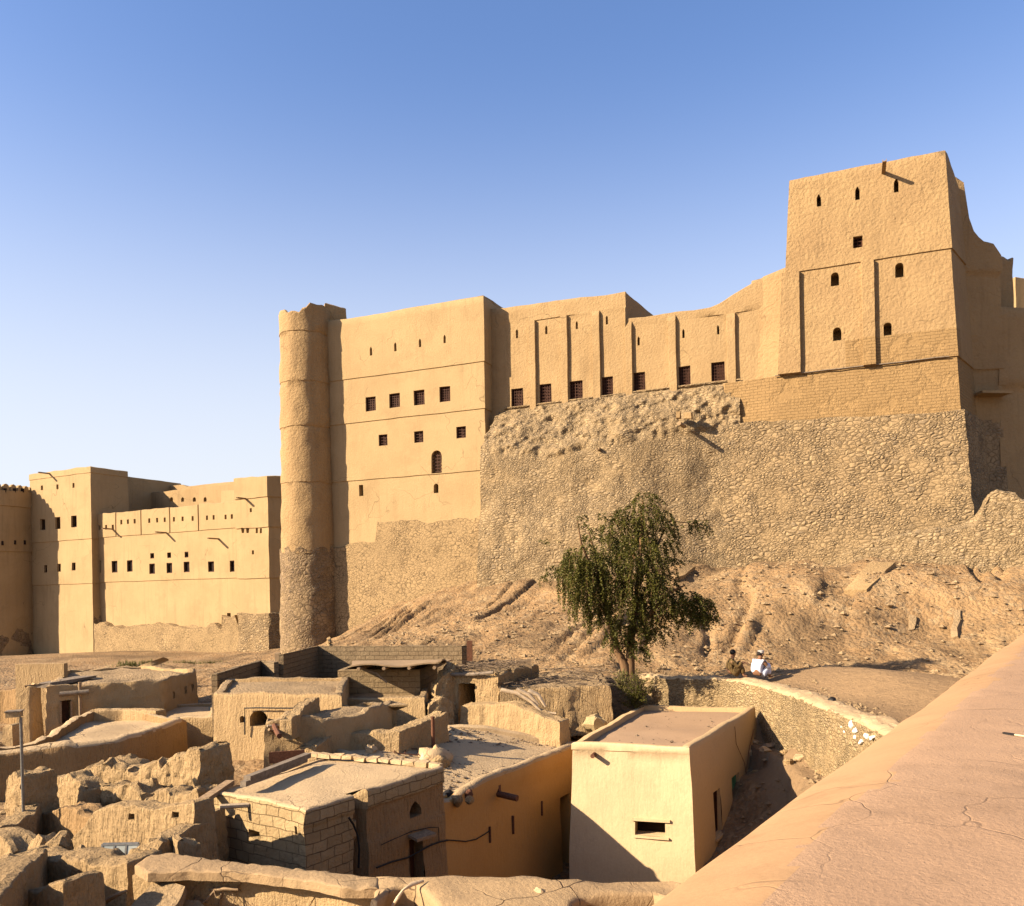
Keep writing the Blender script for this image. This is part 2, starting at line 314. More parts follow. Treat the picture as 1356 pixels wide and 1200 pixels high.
def ring(path, z0, top, step=.5, zstep=None, holes=(), relief=None, zreq=(), ureq=None, batter=0., zref=None, cap=None, roof=None, amp=0., freq=.6, closed=True,
         miter=2.0, rough_top=0., roofstep=.8, roofamp=.03, split=None, seed=3, rel=False, oct=2, mb=None, roofmi=0, ruin=0.):
    """A wall round a plan. path: XY points, outside on the right-hand side. top: number or f(face,u). holes: dicts(face,u0,u1,z0,z1,shape,depth).
       relief f(face,u,z) pushes outwards. cap: [(inset, rise)...] rounds the top. roof: z or f(x,y) of the roof sheet inside (None = filled at the top)."""
    mb = mb or MB(); P = [Vector((p[0], p[1], 0)) for p in path]; nf = len(P) if closed else len(P) - 1
    T = top if callable(top) else (lambda i, u: top)
    zs = zstep or step; N = []; L = []; D = []
    for i in range(nf):
        d = P[(i + 1) % len(P)] - P[i]; L.append(d.length); d = d / max(d.length, 1e-6); D.append(d); N.append(Vector((d.y, -d.x, 0)))
    cols = []                                           # (face, u, base, dir)
    for i in range(nf):
        req = [0.0]
        for h in holes:
            if h['face'] == i: req += [h['u0'], h['u1']]
        if ureq and i in ureq: req += list(ureq[i])
        req = sorted(set(round(q, 4) for q in req if 0 <= q < L[i] - .005)); n = max(1, int(math.ceil(L[i] / step)))
        us = req + [q for q in (L[i] * k / n for k in range(n)) if all(abs(q - r) > step * .3 for r in req)]
        for u in sorted(us):
            if u < 1e-6:
                if closed or i > 0:
                    a, b = N[i - 1], N[i]; q = a + b; q = q / max(q.length_squared / 2, .35); dr = q
                else: dr = N[i]
            else: dr = N[i]
            cols.append((i, u, P[i] + D[i] * u, dr))
    if not closed: cols.append((nf - 1, L[-1], P[-1], N[-1]))
    tops = [T(i, u) for i, u, _, _ in cols]; zmax = max(tops)
    if rough_top: tops = [t + rough_top * n1(b.x * 1.0 + b.y * .7, .9, seed) for t, (_, _, b, _) in zip(tops, cols)]; zmax = max(tops)
    if rel: rows = None; nr = max(2, int((max(tops) - z0) / zs) + 1)
    else:
        zr = sorted(set([round(z0, 4)] + [round(h[k], 4) for h in holes for k in ('z0', 'z1')] + [round(q, 4) for q in zreq])); n = max(1, int((zmax - z0) / zs))
        rows = sorted(zr + [q for q in (z0 + (zmax - z0) * k / n for k in range(1, n + 1)) if all(abs(q - r) > zs * .3 for r in zr)])
        rows = [q for q in rows if q < zmax - .01] + [zmax + 1]
        nr = len(rows)
    zref = zmax if zref is None else zref
    def pos(i, u, base, dr, z):
        off = batter * (zref - z) + (relief(i, u, z) if relief else 0); return base + dr * off + Vector((0, 0, z))
    vs = []; vid = []; zc = []
    for c, (i, u, base, dr) in enumerate(cols):
        line = []; zl = []
        for k in range(nr):
            z = z0 + (tops[c] - z0) * k / (nr - 1) if rel else min(rows[k], tops[c])
            line.append(len(vs)); zl.append(z); vs.append(pos(i, u, base, dr, z))
        vid.append(line); zc.append(zl)
    fs = []; nc = len(cols); span = nc if closed else nc - 1
    for c in range(span):
        d = (c + 1) % nc; i = cols[c][0]; ua = cols[c][1]; ub = cols[d][1] if cols[d][0] == i and d != 0 else L[i]
        if d == 0 and closed: ub = L[i]
        um = (ua + ub) / 2
        for k in range(nr - 1):
            a, b = zc[c][k + 1] - zc[c][k], zc[d][k + 1] - zc[d][k]
            if a < 1e-5 and b < 1e-5: continue
            zm = (zc[c][k] + zc[c][k + 1]) / 2
            if any(h['face'] == i and h['u0'] < um < h['u1'] and h['z0'] < zm < h['z1'] for h in holes): continue
            q = [vid[c][k], vid[d][k], vid[d][k + 1], vid[c][k + 1]]
            if a < 1e-5: q = q[:3]
            elif b < 1e-5: q = [q[0], q[1], q[3]]
            fs.append(tuple(q))
    for h in holes:
        i = h['face']; um, zm = (h['u0'] + h['u1']) / 2, (h['z0'] + h['z1']) / 2
        off = batter * (zref - zm) + (relief(i, um, zm) if relief else 0)
        def q(u, z, dep=0.0, i=i): 
            o2 = batter * (zref - z) + (relief(i, min(max(u, h['u0']), h['u1']), z) if relief else 0)
            return P[i] + D[i] * u + N[i] * (o2 - dep) + Vector((0, 0, z))
        w = h['u1'] - h['u0']; sh = h.get('shape', 'rect'); dep = h.get('depth', .4)
        if sh == 'rect': poly = [(h['u0'], h['z0']), (h['u0'], h['z1']), (h['u1'], h['z1']), (h['u1'], h['z0'])]
        else:
            r = w / 2 if sh == 'arch' else w * .9; zs_ = h['z1'] - min(r, (h['z1'] - h['z0']) * .6); poly = [(h['u0'], h['z0'])]; K = 10
            for j in range(K + 1):
                a = math.pi * (1 - j / K); x = math.cos(a); y = math.sin(a) if sh == 'arch' else 1 - abs(x) ** 1.4; poly.append((um + x * w / 2, zs_ + (h['z1'] - zs_) * y))
            poly.append((h['u1'], h['z0'])); base = len(vs)
            arc = poly[1:-1]; vs += [q(*p) for p in arc]; tl = len(vs); vs += [q(h['u0'], h['z1']), q(h['u1'], h['z1'])]
            for j in range(K): fs.append((tl if j < K // 2 else tl + 1, base + j, base + j + 1))
        b0 = len(vs); n = len(poly); vs += [q(*p) for p in poly] + [q(p[0], p[1], dep) for p in poly]
        fs += [(b0 + j, b0 + (j + 1) % n, b0 + n + (j + 1) % n, b0 + n + j) for j in range(n)]
        fs.append(tuple(b0 + n + j for j in range(n)))
    if closed:
        loop = [vid[c][-1] for c in range(nc)]; dirs = [c[3] for c in cols]; base = [Vector(vs[j]) for j in loop]; cur = loop
        for ins, rise in (cap or []):
            k = len(vs); vs += [b - d * ins + Vector((0, 0, rise)) for b, d in zip(base, dirs)]
            fs += [(cur[j], cur[(j + 1) % nc], k + (j + 1) % nc, k + j) for j in range(nc)]; cur = list(range(k, k + nc))
        if roof is not None:
            rf = roof if callable(roof) else (lambda x, y: roof)
            k = len(vs); vs += [Vector((vs[j].x, vs[j].y, rf(vs[j].x, vs[j].y))) for j in cur]; fs += [(cur[j], cur[(j + 1) % nc], k + (j + 1) % nc, k + j) for j in range(nc)]; cur = list(range(k, k + nc))
        wall_faces = len(fs)
        pts = [Vector((vs[j].x, vs[j].y)) for j in cur]; zz = np.array([vs[j].z for j in cur]); XY = np.array([[p.x, p.y] for p in pts])
        lo, hi = XY.min(0), XY.max(0); inn = []
        x = lo[0] + roofstep / 2
        while x < hi[0]:
            y = lo[1] + roofstep / 2
            while y < hi[1]:
                p = (x + random.uniform(-.3, .3) * roofstep, y + random.uniform(-.3, .3) * roofstep); s_ = False; j = len(XY) - 1
                for i2 in range(len(XY)):
                    if (XY[i2, 1] > p[1]) != (XY[j, 1] > p[1]) and p[0] < (XY[j, 0] - XY[i2, 0]) * (p[1] - XY[i2, 1]) / (XY[j, 1] - XY[i2, 1]) + XY[i2, 0]: s_ = not s_
                    j = i2
                if s_ and np.hypot(XY[:, 0] - p[0], XY[:, 1] - p[1]).min() > roofstep * .4: inn.append(p)
                y += roofstep
            x += roofstep
        try:
            ov, oe, of, *_ = delaunay_2d_cdt(pts + [Vector(p) for p in inn], [], [list(range(len(pts)))], 1, 1e-5)
            k = len(vs)
            for p in ov:
                dd = np.hypot(XY[:, 0] - p.x, XY[:, 1] - p.y); j = int(dd.argmin())
                if dd[j] < 1e-4: z = zz[j]
                elif roof is not None: z = rf(p.x, p.y) + roofamp * float(fbm(np.array([[p.x, p.y, 0]]), .8, 2, seed)[0])
                else: w = 1 / (dd ** 3 + 1e-6); z = float((w * zz).sum() / w.sum()) + roofamp * float(fbm(np.array([[p.x, p.y, 0]]), .8, 2, seed)[0])
                vs.append(Vector((p.x, p.y, z)))
            fs += [tuple(k + j for j in f) for f in of]
        except Exception as e: print('cdt', e)
    else: wall_faces = len(fs)
    tmp = MB(); tmp.add(vs, fs[:wall_faces], 0); 
    tmp.f += fs[wall_faces:]; tmp.m += [roofmi] * (len(fs) - wall_faces)
    if ruin: tmp.ruin(ruin, seed)
    elif amp: tmp.disp(amp, freq, oct, seed)
    k = len(mb.v); mb.v += tmp.v; mb.f += [tuple(i + k for i in f) for f in tmp.f]; mb.m += tmp.m
    mb.N, mb.D, mb.L, mb.P = N, D, L, P; return mb

COPING = [(.05, .05), (.16, .08)]
def strip_path(pts, th):
    """outline of a wall of thickness th along pts; first and last faces long; outside on the right."""
    P = [Vector((p[0], p[1], 0)) for p in pts]; A = []; B = []
    for i, p in enumerate(P):
        d = (P[min(i + 1, len(P) - 1)] - P[max(i - 1, 0)]).normalized(); n = Vector((d.y, -d.x, 0)); A.append(p + n * th / 2); B.append(p - n * th / 2)
    return A + B[::-1]
def ruinwall(name, pts, th, z0, mat, label, cat='mud wall', group='ruined mud walls of the village', erode=.12, step=.16, amp=.05, freq=1.3, batter=.04, holes=(), seed=1, roundtop=.45, link_it=True, zreq=(), cap=None, niches=()):
    """pts: list of world points on the wall's top, left to right as seen from its front"""
    path = strip_path(pts, th); n = len(pts); Pz = [p[2] for p in pts]; cum = [0]
    for i in range(n - 1): cum.append(cum[-1] + (Vector(pts[i + 1][:2]) - Vector(pts[i][:2])).length)
    Ptop = np.array([[p[0], p[1]] for p in pts])
    def tp(i, u):
        p = path[i]; q = path[(i + 1) % len(path)]; d = Vector((q.x - p.x, q.y - p.y)); d = d / max(d.length, 1e-6); x = np.array([p.x + d.x * u, p.y + d.y * u]); best = 1e9
        for j in range(n - 1):
            a, b = Ptop[j], Ptop[j + 1]; t = float(np.clip(np.dot(x - a, b - a) / max(np.dot(b - a, b - a), 1e-9), 0, 1)); e = np.linalg.norm(a + (b - a) * t - x)
            if e < best: best = e; z = Pz[j] + (Pz[j + 1] - Pz[j]) * t; s = cum[j] + t * (cum[j + 1] - cum[j])
        return z + erode * n1(s, 1.1, seed) + erode * .6 * n1(s, 3.1, seed + 5) + erode * .35 * n1(s, 8, seed + 6)
    r = th * .5 * roundtop; holes = list(holes)
    for x0, y0, x1, y1 in niches:
        for i in range(n - 1):
            P0 = path[i]; d = (path[i + 1] - path[i]).normalized(); a, b = hit(x0, y0, P0, d), hit(x1, y1, P0, d); u0, u1 = (a - P0).dot(d), (b - P0).dot(d)
            if u0 > -.01 and u1 < (path[i + 1] - P0).length + .01 and a.y > 0: holes.append(dict(face=i, u0=u0, u1=u1, z0=b.z, z1=a.z, depth=th * .7))
    mb = ring(path, z0, tp, step=max(.058, step * .5), holes=holes, batter=batter, ruin=amp * .42, cap=cap or [(.015, .02), (r * .3, r * .18), (r, r * .3)], amp=amp, freq=freq, seed=seed, roofstep=.14, roofamp=.05, oct=3, zreq=zreq)
    if not link_it: return mb
    return solo(name, mb, mat, label, cat, group, sharp=60)

# ------------------------------------------------------------------ ground: one sheet
FO = Plane(1270, 48, -2000)      # main facade of the fort
WG = Plane(340, 85, -1400)       # the lower wing far to the left
cp = []
def g(px, py, Y): p = W(px, py, Y); cp.append((p.x, p.y, p.z))
def gf(px, py, off, dz=0): p = FO.P(px, py, off); cp.append((p.x, p.y, p.z + dz))
for a in ((455, 838, .5), (520, 806, .6), (580, 786, .8), (640, 772, 2.5), (760, 768, 4), (900, 758, 4), (1000, 752, 3.6), (1100, 748, 3.2), (1280, 748, 3.6), (1356, 752, 4)): gf(*a)
for a in ((640, 772, -8), (900, 758, -10), (1280, 748, -8)): gf(*a)
for a in ((405, 868, 63), (460, 850, 52), (520, 845, 46), (560, 857, 41), (640, 850, 41), (640, 800, 52), (740, 790, 50), (720, 880, 36), (760, 886, 35), (840, 822, 41), (950, 805, 42), (1050, 800, 41.5), (1140, 795, 41), (1240, 792, 40.5), (1340, 800, 39),
          (830, 893, 33), (900, 890, 34.5), (960, 887, 35.5), (1040, 884, 36), (1120, 880, 36.2), (1230, 868, 36.4), (1330, 855, 36.5), (900, 855, 38.5), (1000, 850, 39), (1100, 845, 39), (1230, 840, 39), (920, 897, 31.8), (980, 899, 31),
          (1060, 905, 29.5), (1120, 915, 27.5), (1200, 935, 25), (1230, 900, 30), (1300, 960, 22), (1400, 900, 29)): g(*a)
for a in ((0, 880, 72), (60, 868, 80), (150, 866, 84), (260, 868, 82), (330, 866, 80), (100, 885, 62), (200, 880, 58), (20, 905, 48), (280, 890, 50), (230, 895, 44), (100, 905, 42)): g(*a)
for a in ((990, 945, 29.3), (1050, 975, 26.5), (1110, 1008, 23.8), (1170, 1040, 20.5)): g(*a)
for x, y, z in ((6.6, 23.4, .7), (9.2, 27.0, 1.5), (8.6, 22.5, 1.0), (9.6, 29, 3.4), (5.2, 20.5, .3), (3, 19, .1), (1, 18, .1), (0, 12, 0), (4, 12, 0), (10, 18, 1.2), (2.2, 23, .2), (6, 29.8, 3.2), (8, 29.2, 3.1), (4, 30, 3.3), (2.2, 29.5, 3.4), (10.2, 27.5, 2.9), (4.2, 27.5, 1.0), (-2, 28, 3.5), (-4, 24, 2.8),
                (-6, 20, 2.5), (-9, 17, 2.6), (-12, 14, 2.9), (-8, 12, 2.9), (-6, 10, 2.8), (-14, 20, 2.5), (-12, 24, 2.6), (-16, 30, 2.7), (-10, 30, 2.9), (-6, 33, 3.8), (-20, 38, 2.8), (-12, 38, 3.2), (-4, 37, 4.2), (0, 35, 4.3), (-3, 14, 1.5), (-6, 14, 2.4), (3, 6, 1.5), (-6, 2, 2), (12, 10, 1), (20, 20, 3),
                (-60, 40, 1.5), (-90, 90, .5), (-120, 200, 0), (120, 200, 8), (80, 40, 6), (60, 0, 3), (-60, -20, 1), (0, -30, 2), (0, 250, 4), (-40, 120, 1.2), (0, 120, 6), (60, 100, 9)): cp.append((x, y, z))
CP = np.array(cp)
def _k(d2): return .5 * d2 * np.log(d2 + 1e-9)
_n = len(CP); _A = np.zeros((_n + 3, _n + 3)); _d = ((CP[:, None, :2] - CP[None, :, :2]) ** 2).sum(-1); _A[:_n, :_n] = _k(_d) + np.eye(_n) * .6
_A[:_n, _n] = 1; _A[:_n, _n + 1:] = CP[:, :2]; _A[_n, :_n] = 1; _A[_n + 1:, :_n] = CP[:, :2].T
_w = np.linalg.solve(_A, np.concatenate([CP[:, 2], np.zeros(3)]))
def gz(x, y):
    x = np.asarray(x, float); y = np.asarray(y, float); sh = x.shape; q = np.stack([np.clip(x.ravel(), -110, 110), np.clip(y.ravel(), -28, 220)], 1); out = np.zeros(len(q))
    for s in range(0, len(q), 20000):
        c = q[s:s + 20000]; out[s:s + 20000] = _k(((c[:, None] - CP[None, :, :2]) ** 2).sum(-1)) @ _w[:_n] + _w[_n] + c @ _w[_n + 1:]
    return out.reshape(sh)
def gz1(x, y): return float(gz(np.array([x]), np.array([y]))[0])
def lines(lo, hi, dl, dh, st):
    a = list(np.arange(dl, dh + .001, st)); b = []; x, s = dh, st
    while x < hi: s *= 1.18; x += s; b.append(x)
    c = []; x, s = dl, st
    while x > lo: s *= 1.18; x -= s; c.append(x)
    return np.array(c[::-1] + a + b)
gx = lines(-2500, 2500, -24, 30, .17); gy = lines(-600, 4000, 26, 66, .2)
X, Y = np.meshgrid(gx, gy); Z = gz(X, Y)
P3 = np.stack([X, Y, Z * 0], -1); path_mask = np.clip(1 - ((X - 11.5 + (Y - 28) * -.18) / 5.0) ** 4, 0, 1) * np.clip((33.6 - (X - 9) * -.02 - Y) / 1.4, 0, 1) * np.clip((Y - 18) / 2, 0, 1) * (X > 7.5)
near = np.clip((90 - np.hypot(X, Y - 40)) / 30, 0, 1); rough = (1 - .85 * path_mask) * near
# gullies running down the mound
G = fbm(np.stack([X * 1.0 - .5 * Y, Y * .14, Z * 0], -1), .42, 3, 5); mound = np.clip((Y - 32) / 4, 0, 1) * np.clip((Z - 4.5) / 1.5, 0, 1)
Z = Z + rough * (.14 * fbm(P3, .35, 3, 2) + .10 * fbm(P3, 1.3, 4, 9)) - mound * near * .6 * np.clip(.2 - np.abs(G), 0, .2) / .2 * np.clip(.5 + fbm(P3, .2, 2, 7), 0, 1) + mound * near * .22 * G
CWT = [WZ(px, py, 4.5) for px, py in ((800, 896), (846, 897), (900, 898), (958, 899), (992, 903), (1016, 907), (1062, 921), (1112, 939), (1160, 957), (1215, 982), (1290, 1025))]
best = np.full(X.shape, 1e9); side = np.zeros(X.shape)
for a_, b_ in zip(CWT, CWT[1:]):
    d_ = (b_ - a_); l2 = d_.x ** 2 + d_.y ** 2; t_ = np.clip(((X - a_.x) * d_.x + (Y - a_.y) * d_.y) / l2, 0, 1); dist = np.hypot(X - a_.x - t_ * d_.x, Y - a_.y - t_ * d_.y); sg = (X - a_.x) * d_.y - (Y - a_.y) * d_.x
    side = np.where(dist < best, np.sign(sg), side); best = np.minimum(best, dist)
inx = (X > CWT[1].x - .6) & (X < 14) & (Y > 16) & (Y < 36); fr_ = inx & (side > 0); bk_ = inx & (side <= 0)
Z = np.where(fr_, np.minimum(Z, 3.35 - .35 * np.clip(best - .5, 0, 9) + .05 * fbm(P3, 2, 2, 6)), Z); Z = np.where(fr_ & (best < 1.2), np.maximum(Z, 2.6), Z)
Z = np.where(bk_ & (best < 3.5), 4.42 + (Z - 4.42) * np.clip((best - .8) / 2.7, 0, 1), Z)
lane = np.clip((4.6 - X) / .8, 0, 1) * np.clip((X + 3) / .8, 0, 1) * np.clip((29 - Y) / 1.2, 0, 1) * np.clip((Y - 10) / 1.0, 0, 1); Z = Z * (1 - lane) + np.minimum(Z, -.55 + .06 * fbm(P3, 1.5, 2, 3)) * lane
v = np.stack([X, Y, Z], -1).reshape(-1, 3); ny, nx = X.shape; I = np.arange(nx * ny).reshape(ny, nx)
F = np.stack([I[:-1, :-1], I[:-1, 1:], I[1:, 1:], I[1:, :-1]], -1).reshape(-1, 4)
me = bpy.data.meshes.new('ground'); me.vertices.add(len(v)); me.vertices.foreach_set('co', v.ravel()); me.loops.add(F.size); me.loops.foreach_set('vertex_index', F.ravel().astype(np.int32))
me.polygons.add(len(F)); me.polygons.foreach_set('loop_start', (np.arange(len(F)) * 4).astype(np.int32)); me.polygons.foreach_set('loop_total', np.full(len(F), 4, np.int32)); me.update(calc_edges=True)
me.polygons.foreach_set('use_smooth', [True] * len(F)); me.materials.append(M['ground'])
at_ = me.attributes.new('soil', 'FLOAT', 'POINT'); at_.data.foreach_set('value', path_mask.ravel().astype(np.float32))
ground = bpy.data.objects.new('ground', me); COL.objects.link(ground); ground['kind'] = 'structure'
def gnd(x, y):                                          # exact height of the sheet near x, y
    i = int(np.clip(np.searchsorted(gx, x) - 1, 0, nx - 2)); j = int(np.clip(np.searchsorted(gy, y) - 1, 0, ny - 2)); return float(Z[j:j + 2, i:i + 2].mean())

def ghit(px, py, lift=0., y0=24.):
    a, b = ab(px, py); y = y0
    while y < 110 and CAMZ + b * y > gnd(a * y, y): y += .05
    return Vector((a * y, y, gnd(a * y, y) + lift))
# ------------------------------------------------------------------ fort helpers
def smooth(a, b, x): t = min(1, max(0, (x - a) / (b - a))); return t * t * (3 - 2 * t)
class Face:
    """maps photograph points on a vertical wall to (u along the wall, z)"""
    def __init__(s, plane, u0, off): s.pl, s.u0, s.off = plane, u0, off
    def uz(s, px, py): u, z = s.pl.uz(px, py, s.off); return u - s.u0, z
    def line(s, *pts):
        q = [s.uz(*p) for p in pts]
        def f(u):
            if u <= q[0][0]: a, b = q[0], q[1] if len(q) > 1 else q[0]
            elif u >= q[-1][0]: a, b = q[-2], q[-1]
            else:
                for a, b in zip(q, q[1:]):
                    if a[0] <= u <= b[0]: break
            return a[1] + (b[1] - a[1]) * (u - a[0]) / max(b[0] - a[0], 1e-6)
        return f
    def hole(s, x0, y0, x1, y1, face=0, shape='rect', depth=.5):
        u0, zt = s.uz(x0, y0); u1, _ = s.uz(x1, y0); _, zb = s.uz((x0 + x1) / 2, y1); _, zt = s.uz((x0 + x1) / 2, y0)
        return dict(face=face, u0=u0, u1=u1, z0=zb, z1=zt, shape=shape, depth=depth)
def zm(zx, zy, ox, oy, sc): return ox + zx / sc, oy + zy / sc

def window(parent, mb, h, off, bars=(4, 4), dep=.16, frame=.07, mat='wood', back=True):
    i = h['face']; D, N, P = mb.D[i], mb.N[i], mb.P[i]; up = Vector((0, 0, 1))
    q = lambda u, z, d: P + D * u + N * (off - d) + up * z
    w, hh = h['u1'] - h['u0'], h['z1'] - h['z0']; um, zc = (h['u0'] + h['u1']) / 2, (h['z0'] + h['z1']) / 2
    f = MB(); ax = (D, N, up)
    for s in (-1, 1):
        f.box(q(um + s * (w / 2 - frame / 2), zc, dep), frame, .08, hh, ax); f.box(q(um, zc + s * (hh / 2 - frame / 2), dep), w - 2 * frame, .075, frame, ax)
    o = link('window', f, M[mat], parent, smooth=False)
    if bars:
        b = MB()
        for k in range(bars[0]): b.box(q(h['u0'] + w * (k + 1) / (bars[0] + 1), zc, dep + .01), .045, .045, hh - .1, ax)
        for k in range(bars[1]): b.box(q(um, h['z0'] + hh * (k + 1) / (bars[1] + 1), dep - .01), w - .1, .035, .04, ax)
        gg = link('grille', b, M[mat], o, smooth=False); 
    if back:
        b = MB(); b.box(q(um, zc, dep + .16), w, .03, hh, ax); link('shutter', b, M['wood'] if back == 'wood' else M['dark'], o, smooth=False)
    return o
def spout(parent, base, direction, length=1.0, r=.07):
    b = MB(); d = Vector(direction).normalized(); s = d.cross(Vector((0, 0, 1))).normalized(); up = s.cross(d); c = Vector(base) + d * (length / 2 - .25)
    b.box(c, length + .5, r * 2, .05, (d, s, up)); b.box(c + s * r + up * .05, length + .5, .03, .13, (d, s, up)); b.box(c - s * r + up * .05, length + .5, .03, .13, (d, s, up))
    return link('spout', b, M['timber'], parent, smooth=False)
def courses(lines_, amt=.06, w=.012):
    """relief: the wall above each line stands proud of what is below"""
    def f(u, z): return sum(amt if z > ln(u) else 0. for ln in lines_)
    return f

# ------------------------------------------------------------------ left fort block with its grilled windows
def build_left_block():
    pr = FO.P(644, 600, 0); uR = (pr - FO.o).dot(FO.t); pl_ = FO.P(425, 600, 0); uL = (pl_ - FO.o).dot(FO.t); fc = Face(FO, uL, 0)
    A, B = FO.at(uL), FO.at(uR); back = -FO.n * 9
    top = fc.line((455, 423), (643, 392)); c = [fc.line((455, 503), (643, 478)), fc.line((455, 565), (643, 537)), fc.line((455, 640), (643, 620))]
    z2 = lambda x, y: zm(x, y, 360, 370, 3.636)
    H = []; win = []
    for a in ((448, 565, 497, 633), (562, 548, 614, 617), (681, 533, 733, 605), (804, 515, 856, 588)): h = fc.hole(*z2(a[0], a[1]), *z2(a[2], a[3])); H.append(h); win.append((h, (4, 5)))
    for a in ((510, 746, 552, 800), (681, 730, 725, 785), (885, 707, 931, 763)): h = fc.hole(*z2(a[0], a[1]), *z2(a[2], a[3])); H.append(h); win.append((h, (1, 3)))
    h = fc.hole(*z2(763, 822), *z2(814, 932), shape='arch'); H.append(h); arch = h
    H.append(fc.hole(*z2(774, 982), *z2(797, 1028), shape='arch', depth=.8)); H.append(fc.hole(*z2(414, 988), *z2(434, 1042), depth=.9))
    for x, a, b in ((476, 323, 366), (592, 303, 347), (711, 285, 327), (831, 266, 307)): H.append(fc.hole(*z2(x - 5, a), *z2(x + 6, b), shape='ogive', depth=.8))
    cl = [[ln(q) for q in (0, 6, 12, 18)] for ln in c]; zc = [ln(9) for ln in c]; zt = top(9)
    rel = lambda i, u, z: sum(.065 if z > k else 0. for k in zc) * 1.0 - .22
    T = thing('fort_block', 'tall flat-topped mud block with grilled windows beside the round corner tower', 'fort', Vector((*FO.at(uL + 9).xy, 8)))
    zr = [k + e for k in zc for e in (-.012, .012)]
    bst = fc.line((455, 722), (500, 722)); zb1 = fc.uz(458, 722)[1]; zb2 = fc.uz(560, 691)[1]; us = fc.uz(499, 700)[0]
    mb = ring([A, B, B + back, A + back], zb1 - .4, lambda i, u: zt, step=.55, holes=H, relief=rel, zreq=zr, batter=.004, cap=[(.06, .06), (.25, .08)], amp=.022, freq=.6, seed=4, roofstep=3, rough_top=.06)
    link('wall', mb, M['smooth'], T, sharp=50)
    for h, b in win: window(T, mb, h, -.1, b, back='wood')
    # arched opening with a lattice
    D, N, P = mb.D[0], mb.N[0], mb.P[0]; w = arch['u1'] - arch['u0']; um = (arch['u0'] + arch['u1']) / 2; b = MB()
    for k in range(3): b.box(P + D * (arch['u0'] + w * (k + 1) / 4) + N * -.35 + Vector((0, 0, (arch['z0'] + arch['z1']) / 2)), .05, .05, arch['z1'] - arch['z0'] - .15, (D, N, Vector((0, 0, 1))))
    for k in range(6): b.box(P + D * um + N * -.33 + Vector((0, 0, arch['z0'] + (k + .5) * (arch['z1'] - arch['z0']) / 7)), w, .04, .06, (D, N, Vector((0, 0, 1))))
    link('arched_lattice', b, M['wood'], T, smooth=False)
    tops = lambda i, u: (zb2 if (i == 0 and u > us) else zb1) if i == 0 else zb1
    e = -.01; A2, B2 = A + FO.n * (e + .02), B + FO.n * (e + .02) + FO.t * .02
    mb = ring([A2, B2, B2 + back, A2 + back], -2, tops, step=.6, batter=.02, zref=zb1, ureq={0: [us - .02, us + .02]}, cap=[(.1, .05)], amp=.06, freq=.9, seed=14, roofstep=4, rough_top=.5)
    link('stone_base', mb, M['stone_pale'], T, sharp=50)
build_left_block()

# ------------------------------------------------------------------ round corner tower
def build_round_tower():
    c = FO.P(409, 700, .15); c = Vector((c.x, c.y, 0)); n = 44
    def circle(r): return [c + Vector((math.cos(a), math.sin(a), 0)) * r for a in (2 * math.pi * k / n for k in range(n))]
    kz = [W(404, y, c.y - 2).z for y in (437, 503, 563, 638)]; zt = W(404, 408, c.y - 2).z; zs = W(404, 727, c.y - 2).z
    T = thing('round_tower', 'slender round corner tower with a dark cobbled base and broken rim', 'tower', Vector((c.x, c.y, 2)))
    rel = lambda i, u, z: sum(.05 if z > k else 0 for k in kz)
    def top(i, u):
        a = 2 * math.pi * (i + .5) / n; d = Vector((math.cos(a), math.sin(a), 0)).dot(FO.t); return zt + .12 * n1(i, .8, 3) + (.35 if d > .7 else 0) - (.3 if -.2 < d < .5 and math.sin(a) < 0 else 0)
    mb = ring(circle(1.8), zs - .3, top, step=.5, relief=rel, zreq=[k + e for k in kz for e in (-.015, .015)], batter=.019, cap=[(.06, .1), (.3, .12)], roof=zt - 1.3, roofstep=1, amp=.075, freq=1.5, seed=9, zref=zt)
    link('shaft', mb, M['keep'], T, sharp=50)
    mb = ring(circle(1.83), 0, lambda i, u: zs + .35 * n1(i * .7 + u, .9, 6), step=.35, batter=.021, zref=zt - .8, cap=[(.12, .03)], amp=.09, freq=1.8, seed=19, roofstep=1.2)
    link('stone_base', mb, M['stone_tower'], T, sharp=50)
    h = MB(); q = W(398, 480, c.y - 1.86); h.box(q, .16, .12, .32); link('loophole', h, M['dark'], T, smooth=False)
    # raised piece of parapet that ties the tower to the block behind it
    a = W(431, 405, c.y - .2); b = W(458, 404, c.y + .7); d = (b - a); d.z = 0; d = d.normalized(); nn = Vector((d.y, -d.x, 0)); L = (Vector((b.x, b.y, 0)) - Vector((a.x, a.y, 0))).length
    p0 = Vector((a.x, a.y, 0)); p1 = Vector((b.x, b.y, 0)); zt2 = W(440, 405, c.y).z
    mb = ring([p0, p1, p1 - nn * 2.2, p0 - nn * 2.2], zt - 2.2, lambda i, u: zt2 + (.15 - .12 * u if i == 0 else 0), step=.35, cap=[(.12, .1), (.3, .12)], amp=.09, freq=1.1, seed=5, roofstep=.7)
    link('parapet', mb, M['keep'], T, sharp=50)
build_round_tower()

